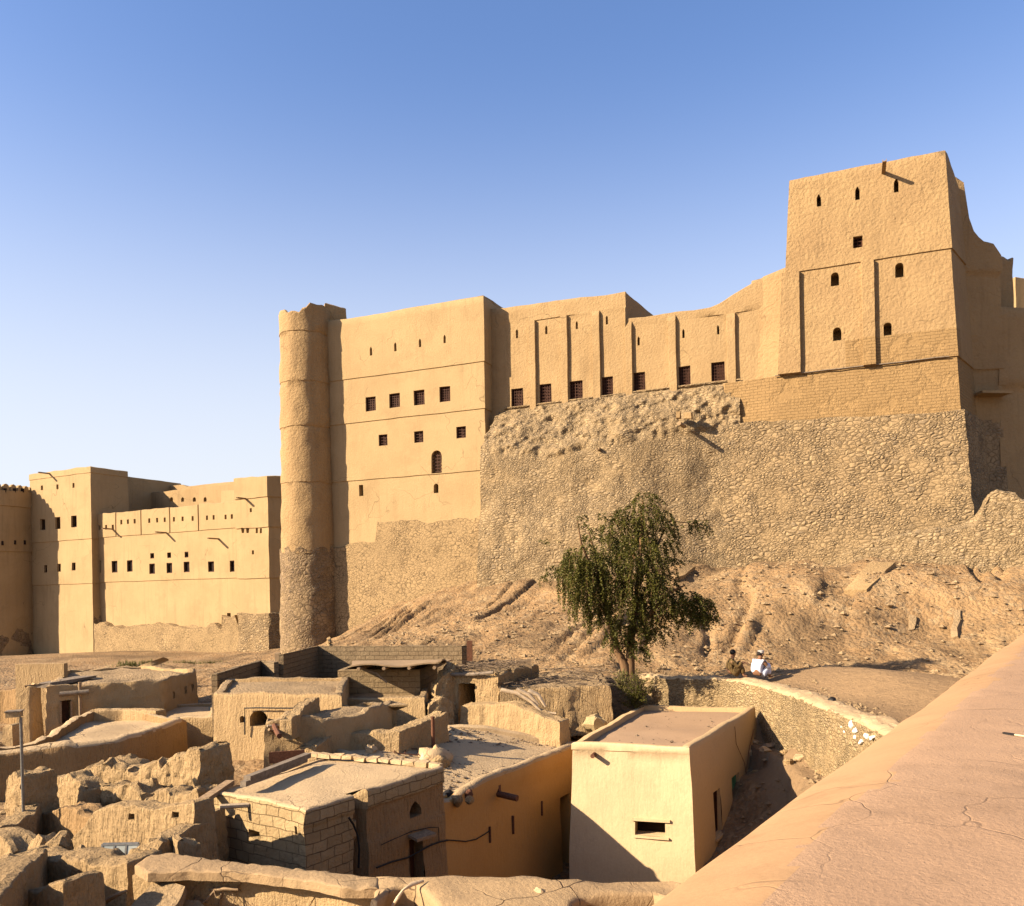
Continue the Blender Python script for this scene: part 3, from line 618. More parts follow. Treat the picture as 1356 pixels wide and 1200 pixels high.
# ------------------------------------------------------------------ middle range, set back between the block and the keep
z3 = lambda x, y: zm(x, y, 630, 370, 3.153)
def build_middle():
    off = -1.35; uL = FO.uz(640, 600, off)[0]; uR = FO.uz(1052, 500, off)[0]; fc = Face(FO, uL, off); A, B = FO.at(uL, off), FO.at(uR, off)
    us = fc.uz(*z3(628, 170))[0]
    t1 = fc.line(z3(75, 128), z3(628, 55)); t2 = fc.line(z3(628, 168), z3(975, 122), z3(1010, 105), z3(1080, 62), z3(1150, 22), z3(1200, -5), z3(1330, -20))
    cl1 = fc.line(z3(75, 197), z3(630, 118)); cl2 = fc.line(z3(630, 192), z3(1060, 145), z3(1215, 117)); zc1 = cl1(us / 2); 
    base = fc.line(z3(125, 540), z3(520, 490), z3(840, 450), z3(1100, 420))
    pil = []
    for xl, xr, y in ((226, 252, 300), (358, 385, 300), (490, 520, 280), (626, 654, 300), (808, 839, 300), (1052, 1085, 250)): pil.append((fc.uz(*z3(xl, y))[0], fc.uz(*z3(xr, y))[0]))
    H = []; W_ = []
    for a in ((148, 455, 198, 530), (266, 437, 316, 515), (391, 425, 446, 502), (525, 408, 572, 484), (658, 388, 707, 463), (846, 363, 896, 441), (983, 346, 1040, 424)):
        h = fc.hole(*z3(a[0], a[1]), *z3(a[2], a[3])); H.append(h); W_.append(h)
    for x, a, b in ((172, 208, 246), (294, 193, 229), (421, 174, 208), (547, 153, 190), (679, 238, 276), (867, 208, 246), (1012, 190, 228)): H.append(fc.hole(*z3(x - 4.5, a), *z3(x + 5, b), shape='ogive', depth=.8))
    H.append(fc.hole(*z3(1203, 42), *z3(1217, 90), depth=.8))
    def rel(i, u, z):
        if i != 0: return 0
        o = 0; k = cl1(u) if u < us else cl2(u)
        if z > k: o = .065
        for a, b in pil:
            if a < u < b and z < k: o += .22
        return o
    ur = sorted([q + e for a, b in pil for q, e in ((a, -.05), (a, .01), (b, -.01), (b, .02))] + [us - .012, us + .012])
    ks = sorted(set([round(cl1(us * f), 3) for f in (0, .5, 1)] + [round(cl2(us + (uR - uL - us) * f), 3) for f in (.05, .5)]))
    zr = [q + e for q in (zc1, cl2(us + 6)) for e in (-.012, .012)]
    T = thing('fort_range', 'long middle range with narrow pilasters and a row of grilled windows', 'fort', Vector((*FO.at(uL + 10, off).xy, 12)))
    bz = base(10) - .15; back = -FO.n * 8
    L = uR - uL
    def top(i, u):
        if i == 0: return t1(u) if u < us else t2(u)
        if i == 1: return t2(L)
        if i == 2: v = L - u; return t1(0) - .5 if v < us else t2(us + 2) - .6
        return t1(0)
    mb = ring([A, B, B + back, A + back], bz - 3, top, step=.5, holes=H, relief=rel, ureq={0: ur}, zreq=zr, cap=[(.06, .05), (.3, .07)], amp=.025, freq=.7, seed=6, roofstep=2.5, rough_top=.06, roof=lambda x, y: bz + 4)
    link('wall', mb, M['fort'], T, sharp=50)
    for h in W_: window(T, mb, h, 0, (4, 5), back='wood')
    b = MB(); q = [fc.uz(*z3(*p)) for p in ((120, 541), (520, 491), (840, 451), (1105, 420))]
    pts = [FO.at(uL + u, off + .12) + Vector((0, 0, z)) for u, z in q]; b.tube(pts, .07, 6); b.disp(.02, 2); link('ledge', b, M['stone'], T)
    # the taller rooms that stand behind the left half: dark return walls seen against the sky
    for (xa, ya, xb, yb, nm) in ((640, 392, 684, 403, 'upper_room'), (829, 388, 886, 411, 'upper_room')):
        d = FO.t; a = FO.P(xa, ya, off - .3); u = (a - FO.o).dot(FO.t); p = FO.at(u - 7, off - .32); q2 = FO.at(u, off - .32); z = a.z
        # right wall recedes: find depth so that the far corner meets the photographed pixel
        dep = 5.5; p3 = q2 + Vector((.50, .866, 0)) * dep; p4 = p + Vector((.50, .866, 0)) * dep
        mb = ring([p, q2, p3, p4], bz + 2, lambda i, u: z, step=.7, cap=[(.06, .05), (.3, .06)], amp=.05, freq=.6, seed=31, roofstep=2.5)
        link(nm, mb, M['fort'], T, sharp=50)
build_middle()

# ------------------------------------------------------------------ the tall keep on the right
z4 = lambda x, y: zm(x, y, 980, 180, 3.157)
def build_keep():
    off = -1.0; fc = Face(FO, 0, off); uTR = fc.uz(1250, 200)[0]; uTL = fc.uz(1047, 240)[0]; uL = fc.uz(1003, 480)[0]
    zt = (fc.uz(1250, 200)[1] + fc.uz(1048, 240)[1]) / 2; zc1 = fc.uz(1150, 348.5)[1]; zc2 = fc.uz(1140, 489)[1]; zs = fc.uz(1280, 546)[1]; zs_l = fc.uz(1003, 562)[1]
    uR = uTR
    bt = (FO.uz(1270, 475, off + .9)[0] - uTR) / (zt - zc2)        # the corner leans out towards the foot
    L = uTR - uL; S = uTL - uL                                     # face 0 runs from the left end of the lower part
    A, B = FO.at(uL, off), FO.at(uTR, off); sd_ = Vector((.66, .751, 0)) * 4.2; C_, D_ = B + sd_, A - FO.n * 7
    LB = (D_ - C_).length
    tl = Face(FO, uL, off).line(z4(-60, 660), z4(80, 590), z4(205, 553))
    def top(i, u):
        if i == 0: return zt if u > S else min(zt, tl(u))
        if i == 1: return zt - max(0, u - .6) * .55
        if i == 2: return zt - 3
        return tl(0)
    fl = Face(FO, uL, off); H = []
    for a in ((320, 248, 338, 301, 'ogive'), (480, 216, 499, 274, 'ogive'), (642, 183, 662, 242, 'ogive'), (379, 579, 413, 636, 'arch'), (646, 539, 683, 601, 'arch'), (388, 811, 423, 867, 'arch'), (598, 791, 632, 846, 'arch')):
        H.append(fl.hole(*z4(a[0], a[1]), *z4(a[2], a[3]), shape=a[4], depth=1.0))
    sq = fl.hole(*z4(472, 428), *z4(511, 476), depth=.6); H.append(sq); 
    pil = [(fl.uz(*z4(203, 790))[0], fl.uz(*z4(253, 790))[0]), (fl.uz(*z4(510, 750))[0], fl.uz(*z4(562, 750))[0])]
    def rel(i, u, z):
        o = 0
        if z < zc1 and i == 0:
            for a, b in pil:
                if a < u < b and z > zc2: o += .26
        if z > zc1: o += .08
        elif z < zc2: o += -.09
        return o
    ur = {0: [S - .012, S + .012] + [q + e for a, b in pil for q, e in ((a, -.3), (a, .02), (b, -.01), (b, .02))]}
    T = thing('keep_tower', 'tallest square keep of the fort with pointed loopholes, far right', 'tower', Vector((*FO.at(uL + 8, 0).xy, 8)))
    A0 = FO.at(FO.uz(968, 600, off)[0], off); lw = ring([A0, B, C_, A0 - FO.n * 7], zs - 1.2, zc2 - .02, step=.4, relief=lambda i, u, z: -.09 - (.34 * (1 - smooth(0, 3.2, u)) if i == 0 else 0), batter=.055, zref=zt, cap=[(.05, .03), (.5, .04)], amp=.02, freq=1.6, seed=8, roofstep=3); link('lower_wall', lw, M['fort_brick'], T, sharp=50)
    S0 = FO.at(uL + S, off); ml = ring([A, S0 + FO.t * .3, S0 - FO.n * 5, A - FO.n * 5], zc2 - .1, lambda i, u: min(zt, tl(u)) if i == 0 else (tl(S) if i == 1 else tl(0)), step=.45, relief=lambda i, u, z: ((rel(0, -5, z) if z < zc1 else 0) - .02 - (.3 + .055 * (zt - z)) * (1 - smooth(0, S, u)) * 1) if i == 0 else 0, zreq=[zc2 - .015, zc2 + .015], batter=.055, zref=zt, cap=[(.05, .05), (.3, .07)], amp=.014, freq=1.6, seed=8, roofstep=2)
    ml.m = [1 if (sum(ml.v[j][2] for j in f) / len(f)) < zc2 - .05 else 0 for f in ml.f]; link('shoulder_wall', ml, [M['keep'], M['fort_brick']], T, sharp=50)
    for h in H: h['u0'] -= S; h['u1'] -= S
    ur = {0: [q - S for q in ur[0] if q - S > .03]}; rel0 = rel; rel = lambda i, u, z: rel0(i, u + S if i == 0 else u, z); top0 = top; top = lambda i, u: zt if i == 0 else (zt - max(0, u - .6) * .55 if i == 1 else zt - 3)
    mb = ring([S0, B, C_, S0 - FO.n * 6], zc2 - .1, top, step=.45, holes=H, relief=rel, zreq=[k + e for k in (zc1, zc2) for e in (-.015, .015)], ureq=ur, batter=.055, zref=zt, cap=[(.05, .05), (.3, .07)], amp=.014, freq=1.6, seed=8, rough_top=.08, roofstep=2.5)
    for k, f in enumerate(mb.f):
        if f and len(f) <= 4:
            z = sum(mb.v[j][2] for j in f) / len(f)
            if (z < zc2 + 1.5 and n1(mb.v[f[0]][0] * .6, .7, 5) > .1): mb.m[k] = 1
    link('wall', mb, [M['keep'], M['fort_brick']], T, sharp=50)
    window(T, mb, sq, .055 * (zt - sq['z0']) - .1, (1, 2))
    b = MB(); p = [FO.at(uL + u, off + .06 + .055 * (zt - zc2)) + Vector((0, 0, zc2 + .0)) for u in np.linspace(S * .5, L, 14)]; b.tube(p, .035, 6); b.disp(.03, 1.5); link('ledge', b, M['greytimber'], T)
    s = Face(FO, uL, off); q = FO.P(*z4(600, 150), off + .3); spout(T, q, FO.n + Vector((0, 0, .04)), 1.25, .1)
    # rubble stone base
    e = .055 * (zt - zs) + .06
    A2 = FO.at(FO.uz(935, 600, off)[0], off); 
    mb = ring([A2, B, C_, D_], 4, lambda i, u: zs_l + (zs - zs_l) * u / L + .1 * n1(u, .6, 4) if i == 0 else zs, step=.34, batter=.062, zref=zt, cap=[(.08, .06), (.4, .08)], amp=.07, freq=1.6, seed=18, roofstep=3, relief=lambda i, u, z: .05)
    link('stone_base', mb, M['stone'], T, sharp=50)
    return zt, B
KZT, KB = build_keep()

# ------------------------------------------------------------------ shaded rooms behind the keep
def build_rear():
    Y = 51.3; d = Vector((1, .06, 0)).normalized(); a = W(1262, 600, Y); a = Vector((a.x, a.y, 0)); nn = Vector((d.y, -d.x, 0))
    pl = Plane(1262, Y, 9e5); pl.t = d; pl.n = nn; pl.o = a; fc = Face(pl, 0, 0)
    prof = fc.line((1250, 205), (1258, 221), (1263, 237), (1276, 243), (1279, 270), (1283, 298), (1291, 313), (1303, 323), (1314, 323), (1317, 337), (1331, 341), (1350, 351))
    uE = fc.uz(1322, 400)[0]; zc1 = fc.uz(1300, 362)[1]; zc2 = fc.uz(1310, 490)[1]; zs = fc.uz(1310, 555)[1]
    T = thing('stepped_tower', 'shaded stepped mud tower behind the right corner of the keep', 'tower', Vector((a.x + 1.5, a.y, 8)))
    A, B = a, a + d * uE; bk = -nn * 5
    rel = lambda i, u, z: (.08 if z > zc1 else 0) + (.1 if z > zc2 else 0)
    top = lambda i, u: prof(u) if i == 0 else (prof(uE) if i == 1 else (prof(uE - min(u, uE)) if i == 2 else prof(0)))
    mb = ring([A, B, B + bk, A + bk], zs - .5, top, step=.33, relief=rel, zreq=[q + e for q in (zc1, zc2) for e in (-.04, .04)], cap=[(.06, .05)], amp=.06, freq=.8, seed=3, roofstep=2, batter=.012, zref=zc1)
    link('wall', mb, M['keep'], T, sharp=50)
    mb = ring([A + nn * .1, B + nn * .1 + d * .1, B + bk, A + bk], 3, lambda i, u: zs, step=.5, cap=[(.1, .05)], amp=.1, freq=1.2, seed=4, roofstep=2, batter=.03, zref=zs); link('stone_base', mb, M['stone_tower'], T, sharp=50)
    p = fc.uz(1306, 524); b = MB(); b.box(A + d * p[0] + nn * .5 + Vector((0, 0, p[1])), 1.9, 1.1, .16, (d, nn, Vector((0, 0, 1)))); b.disp(.03, 2); link('canopy_slab', b, M['fort'], T)
    # lower stepped room further back and two more masses to the right
    A = W(1316, 600, 53); A = Vector((A.x, A.y, 0)); Bx = W(1346, 600, 53.6); B = Vector((Bx.x, Bx.y, 0)); z0 = 10
    fc2 = Plane(1316, 53, 9e5); fc2.t = (B - A).normalized(); fc2.n = Vector((fc2.t.y, -fc2.t.x, 0)); fc2.o = A; f2 = Face(fc2, 0, 0); pr = f2.line((1314, 337), (1331, 341), (1333, 346), (1351, 351))
    T2 = thing('rear_turret', 'small shaded room with a stepped roofline beyond the stepped tower', 'tower', A + Vector((1, 0, 8)))
    mb = ring([A, B, B + fc2.n * -4, A + fc2.n * -4], z0, lambda i, u: pr(u) if i == 0 else pr(1), step=.4, amp=.05, cap=[(.05, .05)], seed=7, roofstep=2); link('wall', mb, M['keep'], T2, sharp=50)
    A = W(1326, 600, 51.5); A = Vector((A.x, A.y, 0)); B = A + Vector((9, .8, 0)); z = W(1335, 408, 51.5).z
    T3 = thing('rear_range', 'lower shaded mud wall at the right edge beyond the keep', 'fort', A + Vector((3, 0, 8)))
    mb = ring([A, B, B + Vector((0, 4, 0)), A + Vector((0, 4, 0))], 4, lambda i, u: z, step=.6, amp=.06, cap=[(.05, .05)], seed=7, roofstep=3, batter=.02, relief=lambda i, u, zz: .08 if zz > W(1340, 511, 51.5).z else 0, zreq=[W(1340, 511, 51.5).z + e for e in (-.04, .04)]); link('wall', mb, M['keep'], T3, sharp=50)
    A = W(1349, 600, 64); A = Vector((A.x, A.y, 0)); B = A + Vector((7, 2, 0)); z = W(1352, 368, 64).z
    mb = ring([A, B, B + Vector((-1, 5, 0)), A + Vector((-1, 5, 0))], 8, lambda i, u: z, step=.8, amp=.05, cap=[(.05, .05)], seed=7, roofstep=3)
    solo('far_turret', mb, M['fort'], 'sunlit far mud turret just showing at the right edge', 'tower')
build_rear()

# ------------------------------------------------------------------ stone retaining wall under the middle range
def build_retaining():
    uL = FO.uz(652, 600, 0)[0]; uR = FO.uz(980, 600, 0)[0]; fc = Face(FO, uL, 0); L = uR - uL
    ledge = Face(FO, uL, -1.1).line(z3(110, 548), z3(520, 492), z3(840, 452), z3(1105, 424)); du = FO.uz(640, 600, -1.1)[0] - FO.uz(640, 600, 0)[0]
    lip = Face(FO, uL, 1.6).line((640, 592), (720, 600), (800, 585), (860, 570), (905, 562), (965, 560))
    ul = np.linspace(0, L, 230); nv = 140; V = np.zeros((len(ul), nv, 3)); z0 = 5.0
    for i, u in enumerate(ul):
        zt = ledge(u - du); zl = min(lip(u), zt - .5); bul = smooth(L + .3, L * .48, u) * .74 + .26
        for k in range(nv):
            if k < 50:                                    # the loose slope of rubble from the ledge to the lip
                t = k / 49; z = zt + (zl - zt) * t; off = -1.3 + (2.7 * bul + .55) * (t ** .8)
            else:
                t = (k - 49) / (nv - 50); z = zl + (z0 - zl) * t; off = -1.3 + (2.7 * bul + .55) + .115 * (zl - z) * bul ** .5
            p = FO.at(uL + u, off); V[i, k] = (p.x, p.y, z)
    Pq = V.reshape(-1, 3); up = np.repeat((np.arange(nv) < 52)[None], len(ul), 0).reshape(-1)
    A = np.where(up, .42, .09); f = (.5 * fbm(Pq, .8, 2, 21) + .45 * fbm(Pq, 2.4, 3, 22)) * A + fbm(Pq, .35, 2, 4) * .22
    cavity = np.zeros(len(Pq))
    for (x, y, r) in (z3(425, 665) + (.8,), z3(215, 560) + (.7,), z3(300, 575) + (.7,)):
        c = np.array(FO.P(x, y, .6)); cavity += np.exp(-((Pq - c) ** 2).sum(1) / r ** 2) * .8
    Pq = Pq + np.array(FO.n)[None] * (f - cavity)[:, None]; Vn = Pq.reshape(len(ul), nv, 3)
    # side returns and back so that it is a solid
    side = lambda row: row - np.array(FO.n)[None] * 5 
    full = np.concatenate([side(Vn[0])[None], Vn, side(Vn[-1])[None]], 0); nu = full.shape[0]
    mb = MB(); I = np.arange(nu * nv).reshape(nu, nv)
    fs = [(I[i, k + 1], I[i + 1, k + 1], I[i + 1, k], I[i, k]) for i in range(nu - 1) for k in range(nv - 1)]
    fs.append(tuple(int(q) for q in I[0][::-1])) if False else None
    mb.add(full.reshape(-1, 3), [tuple(int(x) for x in q) for q in fs])
    T = thing('retaining_wall', 'bulging wall of small coursed stones below the middle range', 'stone wall', FO.at(uL + L / 2, 3) + Vector((0, 0, 6)))
    o = link('stonework', mb, [M['stone_small'], M['stone']], T, sharp=70)
    b = MB(); p = FO.P(*z3(520, 715), 1.7); spout(T, p - FO.n * .2, FO.n, .8, .09)
    b = MB(); p = FO.P(*z3(865, 607), 1.75); b.tube([p - FO.n * .6, p + FO.n * .55 - FO.t * .15], .13, 10); link('drain_pipe', b, M['conc'], T)
    for x in (848, 885):
        b = MB(); p = FO.P(*z3(x, 570), 1.2); b.box(p, .42 if x > 850 else .25, .6, .42, (FO.t, FO.n, Vector((0, 0, 1)))); b.disp(.1, 1.2); link('drain_block', b, M['fort'], T)
    return
build_retaining()

# stone footing that runs on past the keep to the right, with its broken stub
def build_footing():
    u0 = FO.uz(1150, 700, 3)[0]; pts = []
    for px, py in ((1100, 746), (1150, 722), (1220, 705), (1285, 700), (1296, 690), (1306, 662), (1318, 652), (1340, 654), (1352, 664), (1375, 672), (1420, 690)): pts.append(FO.P(px, py, 2.4 + (px - 1100) * .003))
    mb = ruinwall('x', pts, 1.6, 5, None, '', erode=.12, step=.24, amp=.14, freq=1.2, batter=.09, seed=4, link_it=False)
    solo('stone_footing', mb, M['stone_small'], 'low stone footing with a broken stub right of the keep', 'stone wall', sharp=70)
build_footing()

# ------------------------------------------------------------------ lower wing far to the left
zw = lambda x, y: zm(x, y, 0, 580, 2.948)
def build_wing():
    n, t = WG.n, WG.t
    # square tower
    off = .8; uA = WG.uz(42.5, 640, off)[0]; uB = WG.uz(120.6, 640, off)[0]; fc = Face(WG, uA, off); A, B = WG.at(uA, off), WG.at(uB, off); bk = -n * 4.6
    zt = fc.uz(80, 624)[1]; c = [fc.uz(*zw(60 + 190, 402))[1], fc.uz(*zw(250, 572))[1], fc.uz(*zw(250, 150))[1]]
    H = [fc.hole(*zw(*a[:2]), *zw(*a[2:])) for a in ((163, 318, 183, 360), (222, 310, 242, 356), (284, 304, 305, 349), (177, 497, 190, 526), (230, 492, 244, 523), (287, 487, 302, 518))]
    W_ = list(H)
    for x, a, b in ((168, 186, 204), (229, 183, 202), (292, 177, 196)): H.append(fc.hole(*zw(x - 4, a), *zw(x + 4, b), depth=.6))
    rel = lambda i, u, z: (.08 if z > c[0] else 0) + (.08 if z > c[1] else 0) + (.06 if z > c[2] else 0)
    T = thing('wing_tower', 'square mud tower on the left wing, half in the bastion shadow', 'tower', WG.at((uA + uB) / 2, -2) + Vector((0, 0, 2)))
    mb = ring([A, B, B + bk, A + bk], 0, zt, step=.8, holes=H, relief=rel, zreq=[q + e for q in c for e in (-.02, .02)], cap=[(.08, .05), (.3, .05)], amp=.035, freq=.6, seed=41, roofstep=3, rough_top=.08, batter=.012)
    zst = fc.uz(*zw(250, 690))[1]
    link('wall', mb, M['smooth'], T, sharp=50)
    for h in W_: window(T, mb, h, .1, None, frame=.09, back=True)
    mr = ring([A + bk * .9, B + bk * .9 - t * 3.2, B + bk * 3.4 - t * 3.2, A + bk * 3.4], 0, zt, step=.8, cap=[(.08, .05)], amp=.03, seed=43, roofstep=3); link('unseen_shade_block', mr, M['smooth'], T, sharp=50)  # unseen block added behind the tower to throw shade on the inner building
    q = fc.uz(*zw(200, 142)); spout(T, A + t * q[0] + Vector((0, 0, q[1])), n, 1.6, .1)
    # curtain wall of the wing
    uC = WG.uz(316, 640, 0)[0]; u0 = uB - .5; fc = Face(WG, u0, 0); A, B = WG.at(u0, 0), WG.at(uC + .5, 0)
    top = fc.line(zw(365, 289), zw(930, 260)); zt = (fc.uz(*zw(365, 289))[1] + fc.uz(*zw(930, 260))[1]) / 2
    c = [fc.uz(*zw(640, 372))[1], fc.uz(*zw(640, 556))[1]]
    H = [fc.hole(*zw(*a[:2]), *zw(*a[2:])) for a in ((374, 480, 396, 526), (438, 480, 460, 526), (498, 478, 520, 523), (589, 450, 604, 471), (655, 447, 670, 469), (722, 445, 737, 467), (585, 491, 607, 531), (652, 488, 674, 528), (719, 483, 741, 524), (814, 482, 837, 523), (899, 479, 917, 523))]
    W_ = list(H); H.append(fc.hole(*zw(886, 684), *zw(900, 700))); H.append(fc.hole(*zw(800, 770), *zw(814, 794)))
    for k, x in enumerate((371, 393, 420, 446, 478, 504, 530, 587, 617, 647, 683, 717, 757, 812, 839, 886, 910)): y = 352 - (x - 371) * .05 - (18 if k > 3 else 0) * (k > 3); H.append(fc.hole(*zw(x - 4, y - 9), *zw(x + 4, y + 9), depth=.7))
    j = [fc.uz(*zw(x, 330))[0] for x in (457, 555, 667, 779)]
    rel = lambda i, u, z: (.08 if z > c[0] else 0) + (.08 if z > c[1] else 0) + (-.14 if i == 0 and z > c[0] and any(abs(u - q) < .08 for q in j) else 0)
    T = thing('wing_wall', 'long sunlit curtain wall of the left wing with dark square windows', 'fort', WG.at((u0 + uC) / 2, -2) + Vector((0, 0, 2)))
    mb = ring([A, B, B - n * 3, A - n * 3], 0, zt, step=.8, holes=H, relief=rel, zreq=[q + e for q in c for e in (-.02, .02)], ureq={0: sorted(q + e for q in j for e in (-.09, -.07, .07, .09))}, cap=[(.08, .05), (.3, .05)], amp=.03, freq=.6, seed=42, roofstep=3, rough_top=.1)
    link('wall', mb, M['smooth'], T, sharp=50)
    for h in W_: window(T, mb, h, .1, None, frame=.09, back=True)
    for x, y in ((445, 358), (652, 372), (855, 396)): q = fc.uz(*zw(x, y)); spout(T, A + t * q[0] + Vector((0, 0, q[1])), n, 1.5, .1)
    zb = fc.uz(*zw(640, 738))[1]; st = Face(WG, uA, .2)
    # stone footing along tower and wall
    a, b = WG.at(uA, .88), WG.at(uC + .6, .88); f2 = Face(WG, uA, .93); s1, s2 = f2.uz(*zw(365, 740))[0], f2.uz(*zw(865, 740))[0]; z1, z2_, z3_ = f2.uz(*zw(300, 690))[1], f2.uz(*zw(600, 738))[1], f2.uz(*zw(950, 684))[1]
    mb = ring([a, b, b - n * 2, a - n * 2], -1, lambda i, u: (z1 if u < s1 else z2_ if u < s2 else z3_) if i == 0 else min(z1, z2_), step=.7, ureq={0: [s1 - .05, s1 + .05, s2 - .05, s2 + .05]}, cap=[(.1, .02), (.5, .03)], amp=.10, freq=.9, seed=44, batter=.02, roofstep=3, rough_top=.7)
    link('stone_base', mb, M['stone_pale'], T, sharp=60)
    # end tower
    off = 1.0; uA2 = WG.uz(315.5, 640, off)[0]; uB2 = WG.uz(355, 640, off)[0]; fc = Face(WG, uA2, off); A, B = WG.at(uA2, off), WG.at(uB2, off); B2 = B + (-n * .85 + t * .55).normalized() * 5
    zt = fc.uz(335, 632.5)[1]; c = [fc.uz(*zw(985, 236))[1], fc.uz(*zw(985, 352))[1], fc.uz(*zw(985, 549))[1]]; H = []
    for x in (952, 970, 1005, 1021): H.append(fc.hole(*zw(x - 4, 352), *zw(x + 4, 372), depth=.6))
    for x, y in ((985, 282), (992, 447)): H.append(fc.hole(*zw(x - 4, y - 8), *zw(x + 4, y + 8), depth=.6))
    rel = lambda i, u, z: sum(.1 if z > q else 0 for q in c)
    T = thing('wing_end_tower', 'flat-topped end tower of the left wing beside the round tower', 'tower', (A + B) / 2 - n * 2 + Vector((0, 0, 2)))
    mb = ring([A, B, B2, A - n * 6], 0, zt, step=.7, holes=H, relief=rel, zreq=[q + e for q in c for e in (-.02, .02)], cap=[(.1, .06), (.3, .05)], amp=.04, freq=.6, seed=45, roofstep=3, rough_top=.1, batter=.008)
    link('wall', mb, M['smooth'], T, sharp=50)
    q = fc.uz(*zw(965, 240)); spout(T, A + t * q[0] + Vector((0, 0, q[1])), n, 1.4, .1)
    z = fc.uz(*zw(1000, 684))[1]; mb = ring([A + n * .32 - t * .1, B + n * .32 + t * .1, B2 + t * .15, A - n * 6], -1, z, step=.6, cap=[(.12, .03)], amp=.13, freq=.9, seed=46, batter=.015, zref=z, roofstep=3, rough_top=.2); link('stone_base', mb, M['stone'], T, sharp=60)
    # crenellated round bastion at the far left
    cY = 101.5; cc = W(-22, 700, cY); r = (W(46, 700, cY).x - cc.x) * .985; cc = Vector((cc.x, cc.y, 0)); N_ = 64
    cir = [cc + Vector((math.cos(a), math.sin(a), 0)) * r for a in (2 * math.pi * k / N_ for k in range(N_))]; yf = cY - r * .8
    kz = [W(20, y, yf).z for y in (668, 729)]; zt = W(20, 647, yf).z; zs = W(20, 832, yf).z
    T = thing('round_bastion', 'broad shaded bastion with scalloped battlements at the far left', 'tower', cc + Vector((0, 0, 2)))
    mb = ring(cir, 0, zt, step=.8, relief=lambda i, u, z: sum(.12 if z > q else 0 for q in kz), zreq=[q + e for q in kz for e in (-.02, .02)], cap=[(.5, .02)], roof=zt - 1.5, amp=.08, freq=.5, seed=47, roofstep=3, batter=.006)
    link('wall', mb, M['smooth'], T, sharp=50)
    mb = ring([cc + (p - cc) * 1.012 for p in cir], -1, zs, step=.7, cap=[(.15, .03)], amp=.15, freq=.9, seed=48, batter=.02, roofstep=4, rough_top=.2); link('stone_base', mb, M['stone_tower'], T, sharp=60)
    n_m = 46; m0 = None; w = 2 * math.pi * r / n_m * .86
    for k in range(n_m):
        a = 2 * math.pi * (k + .5) / n_m
        if not (math.pi * 1.05 < a < math.pi * 2.02): continue
        if m0 is None:
            b = MB(); pts = [(-w / 2, 0), (-w / 2, .35), (-w * .34, .72), (0, .86), (w * .34, .72), (w / 2, .35), (w / 2, 0)]; K = len(pts)
            b.add([(x, -.25, z) for x, z in pts] + [(x, .25, z) for x, z in pts], [tuple(range(K)), tuple(range(2 * K - 1, K - 1, -1))] + [(j, j + K, (j + 1) % K + K, (j + 1) % K) for j in range(K)])
            o = m0 = link('merlon', b, M['smooth'], None, smooth=False)
        else: o = m0.copy(); COL.objects.link(o)
        o.parent = T; o.location = Vector((math.cos(a) * (r - .2), math.sin(a) * (r - .2), zt - .05 - 2)); o.rotation_euler = (0, 0, a + math.pi / 2)
    for x, y in ((20, 205), (57, 205), (88, 205), (57, 408), (95, 408), (8, 411)):
        px, py = zw(x, y); a_, b_ = ab(px, py); ang = math.atan2(1, a_); 
        # nearest point of the drum on this line of sight
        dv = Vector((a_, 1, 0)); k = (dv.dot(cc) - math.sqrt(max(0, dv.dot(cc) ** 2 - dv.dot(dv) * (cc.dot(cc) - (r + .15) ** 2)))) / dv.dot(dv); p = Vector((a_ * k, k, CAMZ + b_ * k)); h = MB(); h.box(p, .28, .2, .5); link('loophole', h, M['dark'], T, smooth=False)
    # buildings inside the wing
    A = WG.at(WG.uz(150, 660, -10)[0], -10); B = WG.at(WG.uz(318, 660, -10)[0], -10); f3 = Face(WG, WG.uz(150, 660, -10)[0], -10); z = f3.uz(*zw(700, 203))[1]; H = []
    for x in (668, 712, 757, 800): H.append(f3.hole(*zw(x - 6, 232), *zw(x + 6, 249), shape='arch', depth=.6))
    T = thing('inner_building', 'shaded building with small arched openings behind the wing wall', 'fort', (A + B) / 2 + Vector((0, 3, 8)))
    mb = ring([A, B, B - n * 5, A - n * 5], 6, lambda i, u: z + (.0 if i else .0), step=.9, holes=H, cap=[(.1, .04)], amp=.06, seed=50, roofstep=3); link('wall', mb, M['fort'], T, sharp=50)
    A = WG.at(WG.uz(214, 660, -13)[0], -13); B = WG.at(WG.uz(312, 660, -13)[0], -13); z = Face(WG, 0, -13).uz(*zw(780, 185))[1]
    mb = ring([A, B, B - n * 4, A - n * 4], 8, lambda i, u: z + (.35 if i == 0 and u < 4.6 else 0), step=.7, cap=[(.1, .04)], amp=.05, seed=51, roofstep=3); link('upper_storey', mb, M['fort'], T, sharp=50)
    A = WG.at(WG.uz(293, 660, -5)[0], -5); B = WG.at(WG.uz(313, 660, -5)[0], -5); z = Face(WG, 0, -5).uz(*zw(890, 206))[1]
    mb = ring([A, B, B - n * 3, A - n * 3], 8, z, step=.6, cap=[(.1, .04)], amp=.05, seed=52, roofstep=3); solo('stair_turret', mb, M['smooth'], 'small sunlit stair turret behind the wing wall', 'tower')
build_wing()

